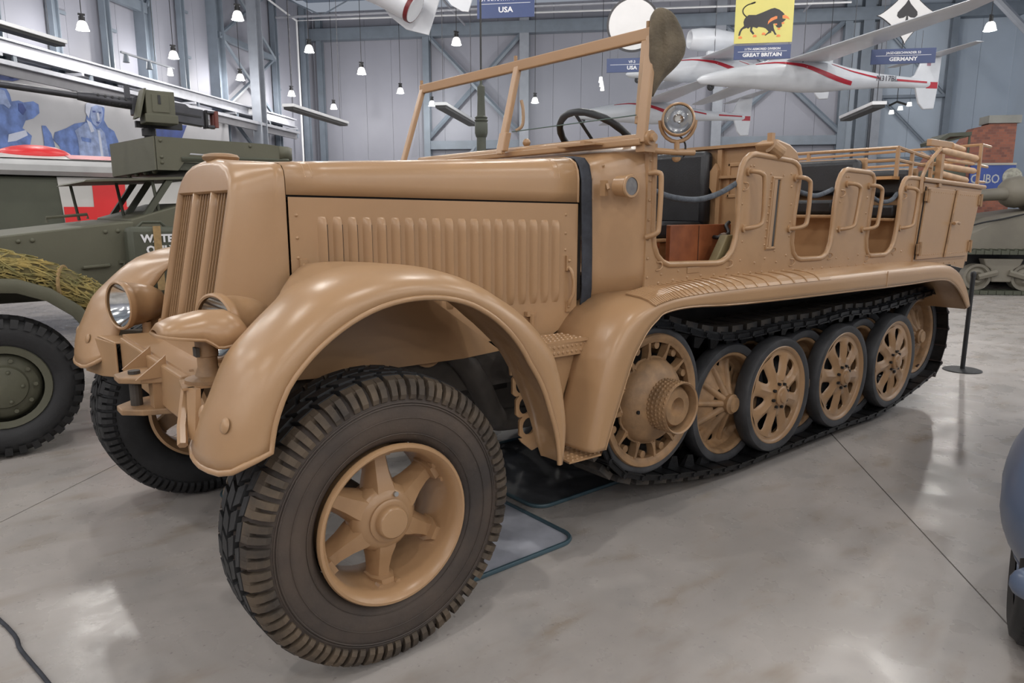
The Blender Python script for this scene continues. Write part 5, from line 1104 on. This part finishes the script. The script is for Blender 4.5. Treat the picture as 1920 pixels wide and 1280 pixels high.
part('net_strands', st, 'net', nb, stuff=True)
for x in (-.32, .1): 
    i = min(range(len(axs)), key=lambda k: abs(axs[k].x-x)); c = axs[i]; part('strap', MB().tube([c+Vector((.10*cos(t)*.5, .118*cos(t), .118*sin(t))) for t in [PI*2*k/20 for k in range(20)]], .012, 4, True), 'webbing', nb)
# machine gun
GX, GY = .4, 4.8
mg = thing('machine_gun', 'heavy machine gun with olive ammunition box mounted on the scout car', 'machine gun', (GX, GY, 2.09))
def gp_(n_, mb, m, smooth=0, **k): mb.v = [(x-GX, y-GY, z-2.09) for x, y, z in mb.v]; return part(n_, mb, m, mg, smooth, **k)
gp_('barrel', MB().cyl((-1.25, 4.8, 2.535), (-.02, 4.8, 2.455), .022, .026, n=14), 'gunmetal', 60)
jk = MB().cyl((-.08, 4.8, 2.46), (.02, 4.8, 2.453), .034, .046, n=14); jk.cyl((.02, 4.8, 2.453), (.33, 4.8, 2.428), .046, n=16); gp_('barrel_jacket', jk, 'gunmetal', 50)
for k in range(5):
    for s in (-1, 1): gp_('vent_hole', MB().cyl((.06+.05*k, 4.8-.040, 2.45-.004*k+s*.022), (.06+.05*k, 4.8-.0485, 2.45-.004*k+s*.024), .010, n=8), 'black')
gp_('receiver', MB().hexa([(.30, 4.755, 2.34), (.30, 4.845, 2.34), (.86, 4.845, 2.285), (.86, 4.755, 2.285)], [(.30, 4.755, 2.48), (.30, 4.845, 2.48), (.86, 4.845, 2.425), (.86, 4.755, 2.425)]), 'gunmetal', bevel=.006)
gp_('sight', MB().box((.28, 4.8, 2.52), (.035, .05, .10)), 'gunmetal'); gp_('top_cover', MB().hexa([(.32, 4.77, 2.48), (.32, 4.83, 2.48), (.75, 4.83, 2.437), (.75, 4.77, 2.437)], [(.36, 4.77, 2.50), (.36, 4.83, 2.50), (.72, 4.83, 2.462), (.72, 4.77, 2.462)]), 'gunmetal')
gp_('slot', MB().hexa([(.60, 4.749, 2.375), (.60, 4.754, 2.375), (.84, 4.754, 2.355), (.84, 4.749, 2.355)], [(.60, 4.749, 2.39), (.60, 4.754, 2.39), (.84, 4.754, 2.37), (.84, 4.749, 2.37)]), 'black')
gp_('back_plate', MB().box((.885, 4.8, 2.35), (.02, .10, .15)), 'black'); gp_('spade_grip', MB().cyl((.96, 4.745, 2.28), (.96, 4.745, 2.42), .02, n=10), mat('red_brown_grip', (.16, .04, .03), .5), 60); gp_('spade_grip', MB().cyl((.96, 4.855, 2.28), (.96, 4.855, 2.42), .02, n=10), mat('red_brown_grip2', (.16, .04, .03), .5), 60)
for z in (2.29, 2.41): gp_('grip_bar', MB().box((.925, 4.8, z), (.08, .13, .018)), 'gunmetal')
ab = gp_('ammunition_box', MB().box((.47, 4.64, 2.40), (.22, .17, .24)), 'olive', bevel=.006); gp_('box_tray', MB().box((.47, 4.64, 2.30), (.25, .20, .07)), 'olive', bevel=.006); gp_('box_lid', MB().hexa([(.29, 4.55, 2.30), (.29, 4.73, 2.30), (.31, 4.73, 2.30), (.31, 4.55, 2.30)], [(.355, 4.55, 2.53), (.355, 4.73, 2.53), (.37, 4.73, 2.53), (.37, 4.55, 2.53)]), 'olive')
gp_('box_plate', MB().box((.47, 4.552, 2.42), (.13, .006, .14)), 'olive', bevel=.003); gp_('box_slot', MB().box((.46, 4.547, 2.45), (.02, .004, .07)), 'black'); gp_('cradle', MB().box((.50, 4.79, 2.27), (.36, .05, .05)), 'black'); gp_('pintle', MB().cyl((.42, 4.8, 2.02), (.42, 4.8, 2.27), .038, n=12).cyl((.42, 4.8, 2.18), (.42, 4.8, 2.24), .055, n=12), 'black', 40); gp_('mount_ring', MB().box((.42, 4.8, 2.0), (.2, .2, .12)), 'black')
# ================================================================ ambulance behind
am = thing('ambulance', 'olive and white field ambulance with red cross panel behind the scout car', 'ambulance', (-.6, 9.5, 0))
def ap(n_, mb, m, smooth=0, **k): mb.v = [(x+.6, y-9.5, z) for x, y, z in mb.v]; return part(n_, mb, m, am, smooth, **k)
ap('body', MB().prism([(-3.2, .55), (-3.2, 1.98), (2.2, 1.98), (2.2, .55)], f3, 8.5, 10.5), 'olivedark', bevel=.05); ap('white_panel', MB().prism([(.18, 1.97), (1.9, 1.99), (1.9, .9), (.28, .9), (.22, 1.4)], f3, 8.485, 8.5), 'cream')
ap('red_cross', MB().prism([(.55, 1.93), (.92, 1.93), (.92, 1.61), (1.3, 1.61), (1.3, 1.30), (.92, 1.30), (.92, 1.0), (.55, 1.0), (.55, 1.30), (.22, 1.30), (.22, 1.61), (.55, 1.61)], f3, 8.476, 8.484), 'red')
rows = [[(x, y, z) for y, z in ((8.42, 1.98), (8.36, 2.03), (8.36, 2.10), (8.44, 2.15), (8.62, 2.20), (9.0, 2.25), (9.5, 2.27), (10.2, 2.24), (10.55, 2.15), (10.6, 1.98))] for x in (-3.3, -1, 1, 2.3)]
ap('roof', MB().grid(rows), mat('roof_grey', (.36, .36, .36), .5, var=.1), 50); ap('roof_cap', MB().grid([[(x, y, z+.012) for y, z in ((8.5, 2.17), (9.0, 2.25), (9.5, 2.27), (10, 2.255))] for x in (-3.2, 2.2)]), 'cream', 50); ap('roof_stripe', MB().grid([[(x, y, z+.02) for y, z in ((8.52, 2.172), (9.0, 2.25), (9.5, 2.27))] for x in (.35, 2.2)]), mat('pink_stripe', (.5, .16, .18), .5), 50)
ap('warning_dome', MB().sphere((.05, 9.2, 2.24), .42, 24, 10, (1, 1, .35)), 'red', 60)
for x in (-2.4, 1.4): ap('wheel', MB().lathe([(.1, -.12), (.25, -.12), (.36, -.11), (.42, -.07), (.42, .07), (.36, .11), (.1, .12)], (x, 8.62, .42), 'Y', 28), 'rubber', 50); ap('wheel', MB().lathe([(.1, -.12), (.25, -.12), (.36, -.11), (.42, -.07), (.42, .07), (.36, .11), (.1, .12)], (x, 10.4, .42), 'Y', 28), 'rubber', 50)
# ================================================================ tank, brick front and cab at the right
tk = thing('tank', 'grey olive tank with bogie suspension at the right edge behind the half-track', 'tank', H(9.3, 16.2, 0), (0, 0, HROT))
M['tankpaint'] = mat('tank_olive_grey', (.155, .14, .11), .55, var=.1, vscale=2)
part('hull', MB().prism([(-2.9, .75), (-3.0, 1.05), (-2.2, 1.45), (-1.0, 1.62), (2.8, 1.62), (3.0, .75)], xz, -1.15, 1.15), 'tankpaint', tk, bevel=.06); part('turret', MB().sphere((-.4, 0, 1.85), 1.0, 20, 10, (1.05, .95, .42)), 'tankpaint', tk, 60)
part('mantlet', MB().sphere((-1.45, 0, 1.95), .34, 16, 8, (1, 1.1, .95)), 'tankpaint', tk, 60); part('gun_barrel', MB().cyl((-1.6, -.1, 1.92), (-3.6, -.55, 1.80), .13, .085, n=16), 'tankpaint', tk, 50)
part('tow_cable', MB().tube(smoothpath([(-3.0, -1.17, 1.1), (-2.7, -1.18, 1.3), (-2.2, -1.18, 1.42), (-1.4, -1.18, 1.58), (0, -1.18, 1.62)], 5), .018, 6), 'black', tk)
me_tl = mesh('tank_track_link', MB().box((0, 0, 0), (.135, .42, .07)).box((.045, 0, .035), (.045, .40, .05)), 'olivedark')
for k in range(44):
    ob('tank_track_link', me_tl, tk, (-3.1+.145*k, -1.3, .045), (PI, 0, 0)); ob('tank_track_link', me_tl, tk, (-3.1+.145*k, -1.3, .80))
for x in (-2.2, -.5, 1.2):
    part('bogie_bracket', MB().prism([(x-.35, .68), (x+.35, .68), (x+.30, .55), (x+.20, .48), (x+.17, .24), (x-.17, .24), (x-.20, .48), (x-.30, .55)], xz, -1.42, -1.2), 'tankpaint', tk, bevel=.02)
    for s in (-1, 1):
        part('bogie_wheel', MB().lathe([(.06, -.1), (.10, -.12), (.17, -.06), (.2, -.10), (.25, -.1), (.25, .1), (.06, .1)], (x+.42*s, -1.3, .33), 'Y', 26, closedprof=True), 'tankpaint', tk, 45); part('bogie_arm', MB().tube([(x+.1*s, -1.44, .42), (x+.42*s, -1.44, .33)], .06, 6), 'tankpaint', tk)
part('far_track', MB().box((0, 1.3, .42), (6.2, .42, .82)), 'olivedark', tk); part('belly', MB().box((0, 0, .62), (5.4, 2.1, .5)), 'black', tk)
fc = thing('brick_facade', 'broken red brick wall with blue shop board behind the tank', 'brick wall', H(8.62, 19.6, 0), (0, 0, HROT))
def brick_mat():
    m = mat('red_brick', (.24, .085, .055), .85, var=.3, vscale=3); nt = m.node_tree; b = nt.nodes['Principled BSDF']; br = nt.nodes.new('ShaderNodeTexBrick'); tc = nt.nodes.new('ShaderNodeTexCoord'); mp = nt.nodes.new('ShaderNodeMapping'); mp.inputs['Rotation'].default_value = (PI/2, 0, 0); br.inputs['Scale'].default_value = 4.2
    br.inputs['Color1'].default_value = (.30, .11, .07, 1); br.inputs['Color2'].default_value = (.17, .07, .055, 1); br.inputs['Mortar'].default_value = (.20, .13, .11, 1); br.inputs['Mortar Size'].default_value = .012
    nt.links.new(tc.outputs['Object'], mp.inputs['Vector']); nt.links.new(mp.outputs[0], br.inputs['Vector']); nt.links.new(br.outputs['Color'], b.inputs['Base Color']); return m
part('brickwork', MB().prism([(-1.6, 0), (-1.6, 2.2), (-1.25, 2.9), (-.85, 3.05), (-.55, 3.2), (-.3, 3.55), (.0, 3.62), (.05, 3.68), (.62, 3.68), (.66, 0)], xz, -.2, .2), brick_mat(), fc); part('coping', MB().box((.33, 0, 3.74), (.72, .5, .18)), mat('stone_coping', (.25, .25, .23), .8), fc)
part('shop_board', MB().box((.18, -.24, 2.36), (1.0, .06, .62)), mat('shop_blue', (.035, .07, .28), .5), fc); part('board_edge', MB().box((.18, -.24, 2.69), (1.0, .09, .05)), mat('board_cream', (.4, .38, .33), .6), fc); part('lettering', shift(text_mb('CUBO', .30, .004, sx=.78), .02, -.275, 2.33), mat('shop_letter', (.42, .43, .44), .6), fc); part('board_disc', MB().prism([(x+.62, z+2.38) for x, z in disc_poly(.22, 24)], xz, -.28, -.27), mat('disc_cream', (.36, .35, .29), .6, var=.3, vscale=14), fc)
cb = thing('truck_cab', 'olive truck cab whose roof shows above the rear rack of the half-track', 'truck', H(7.2, 18.2, 0), (0, 0, HROT))
part('roof', MB().prism([(-.36, 3.12), (-.1, 3.28), (.36, 3.30), (.36, 3.22), (-.08, 3.20), (-.34, 3.04)], xz, -.45, .45), 'olivedark', cb); part('cab_body', MB().box((0, 0, 1.45), (.7, .9, 2.1)), 'olivedark', cb, bevel=.05); part('window_frame', MB().tube([(-.33, -.43, 2.5), (-.33, -.43, 3.06), (.33, -.43, 3.22), (.33, -.43, 2.5)], .03, 6), 'olivedark', cb)
for s in (-1, 1): part('wheel', MB().cyl((.18*s-.0, -.46, .4), (.18*s, .46, .4), .4, n=24), 'rubber', cb)
# ================================================================ stanchion, cord, mats
st = thing('stanchion_post', 'black stanchion post on round base behind the half-track', 'stanchion', (6.75, .608, 0))
part('base', MB().lathe([(.001, .022), (.15, .016), (.172, .008), (.172, 0)], ax='Z', n=40), 'black', st, 50); part('pole', MB().cyl((0, 0, .015), (0, 0, .95), .021, n=16), 'black', st, 50); part('cap', MB().lathe([(.024, .94), (.026, .97), (.018, .985), (.001, .99)], ax='Z', n=16), 'black', st, 50)
cd_ = thing('floor_cord', 'thin dark cord lying on the floor at the lower left', 'cord', (-1.03, .95, .008)); part('cord', MB().tube(smoothpath([(-.5, 1.9, 0), (-.06, .35, 0), (0, 0, 0), (.06, -.32, 0), (.15, -.9, 0)], 6), .0075, 8), 'canvasblk', cd_, 60)
M['matgrey'] = mat('drip_mat_grey', (.40, .41, .46), .30, var=.12, vscale=7, bump=.35, bscale=9); M['matdark'] = mat('drip_mat_dark', (.075, .078, .085), .35, var=.3, vscale=6, bump=.3, bscale=8); M['matedge'] = mat('drip_mat_edge', (.05, .09, .11), .4)
def floormat(x0, x1, y0, y1, m, label):
    t = thing('drip_mat', label, 'mat', ((x0+x1)/2, (y0+y1)/2, 0), group='drip mats under the half-track'); r = .09; P = []
    for cx_, cy_, a0 in ((x1-r, y1-r, 0), (x0+r, y1-r, PI/2), (x0+r, y0+r, PI), (x1-r, y0+r, 1.5*PI)): P += [(cx_-(x0+x1)/2+r*cos(a0+PI/2*k/6), cy_-(y0+y1)/2+r*sin(a0+PI/2*k/6)) for k in range(7)]
    part('sheet', MB().prism(P, lambda x, y, d: (x, y, d), .002, .008), m, t); part('raised_edge', MB().tube([(x, y, .012) for x, y in P], .011, 6, True), 'matedge', t, 60)
floormat(.42, 1.14, .335, 1.55, 'matgrey', 'pale grey drip mat sticking out behind the near front wheel'); floormat(1.22, 2.25, .715, 1.7, 'matdark', 'dark drip mat under the belly in front of the tracks'); floormat(-.02, .40, 1.62, 2.035, 'matgrey', 'pale drip mat peeking out between the two front wheels')
# ================================================================ blue-grey car at the right edge
fw = RH*(-.42)+FH*(-.907); car_rot = math.atan2(fw.y, fw.x)
bc = thing('parked_car', 'blue-grey car whose rounded fender and tyre enter at the right edge', 'car', H(1.64, 2.53, 0), (0, 0, car_rot))
M['carblue'] = mat('car_blue_grey', (.095, .125, .19), .28, var=.03)
# local: x = forward, towards the camera; +y = towards the middle of the car
for yc_, sg in ((0, 1), (1.5, -1)):
    rows = []
    for j in range(13):
        t = math.radians(-38+128*j/12); rows.append([(-.05+(.42 if sin(a) > 0 else 1.15)*cos(t)*sin(a)*(1 if sin(a) > 0 or t > 0 else .45), yc_-.30*sg*cos(t)*cos(a), .535+.31*sin(t)) for a in [math.radians(-90+10*k) for k in range(37)]])
    fd = part('fender', MB().grid(rows), 'carblue', bc, 60, solid=.010)
    part('fender_lip', MB().tube([r for r in rows[0]][9:28], .012, 8), 'carblue', fd, 60)
hrows = []
for x, hw, zt, zb in ((.28, .20, .74, .40), (.25, .25, .82, .36), (.12, .31, .90, .34), (-.4, .42, .98, .34), (-.95, .50, 1.02, .34)):
    hrows.append([(x-.06*abs(c_)**2, .75+hw*c_, zb+(zt-zb)*h_) for c_, h_ in ((-1, 0), (-1, .35), (-.97, .65), (-.86, .86), (-.62, .96), (-.3, .995), (0, 1), (.3, .995), (.62, .96), (.86, .86), (.97, .65), (1, .35), (1, 0))])
hb_ = MB().grid(hrows); hb_.f.append(tuple(range(13))); part('hood', hb_, 'carblue', bc, 50)
for k in range(7): part('grille_slat', MB().box((.285, .75, .46+.036*k), (.02, .34, .010)), 'chrome', bc)
for y in (.22, 1.28): part('headlight', MB().sphere((.33, y, .74), .085, 16, 10, (.8, 1, 1)), 'chrome', bc, 60)
part('cabin', MB().prism([(-.95, .34), (-.95, 1.0), (-1.28, 1.42), (-1.6, 1.5), (-2.5, 1.48), (-3.0, 1.05), (-3.3, .9), (-3.3, .34)], lambda x, z, d: (x, d, z), .12, 1.38), 'carblue', bc, bevel=.10)
part('windscreen', MB().hexa([(-.985, .26, 1.06), (-.985, 1.24, 1.06), (-.97, 1.24, 1.05), (-.97, .26, 1.05)], [(-1.26, .30, 1.39), (-1.26, 1.20, 1.39), (-1.245, 1.20, 1.385), (-1.245, .30, 1.385)]), 'black', bc)
ty_ = -.235
part('tyre', MB().lathe([(.20, -.075), (.26, -.09), (.295, -.082), (.31, -.06), (.314, 0), (.31, .06), (.295, .082), (.26, .09), (.20, .075)], (-.10, ty_+.09, .314), 'Y', 44), 'rubber', bc, 50); gr = MB()
for j in range(6):
    for k in range(70): t = 2*PI*(k+.5*(j % 2))/70; gr.box((-.10+.314*cos(t), ty_+.04+.02*j, .314+.314*sin(t)), (.008, .015, .018), Matrix.Rotation(-t, 3, 'Y'))
part('tread_blocks', gr, 'rubber', bc, stuff=True); part('wheel_disc', MB().lathe([(.001, -.05), (.12, -.055), (.19, -.04), (.205, -.07)], (-.10, ty_+.09, .314), 'Y', 30), 'carblue', bc, 50)
part('bumper', MB().tube(smoothpath([(.25, -.225, .37), (.265, -.22, .37), (.29, -.20, .37), (.34, -.1, .37), (.37, .3, .37), (.37, .8, .37)], 5), [.012, .028, .038, .044, .048]+[.052]*21, 12), 'carblue', bc, 60)
for x, y in ((-.10, 1.645), (-2.5, .0), (-2.5, 1.5)): part('tyre', MB().lathe([(.20, -.075), (.26, -.09), (.295, -.082), (.314, 0), (.295, .082), (.26, .09), (.20, .075)], (x, y, .314), 'Y', 40), 'rubber', bc, 50)
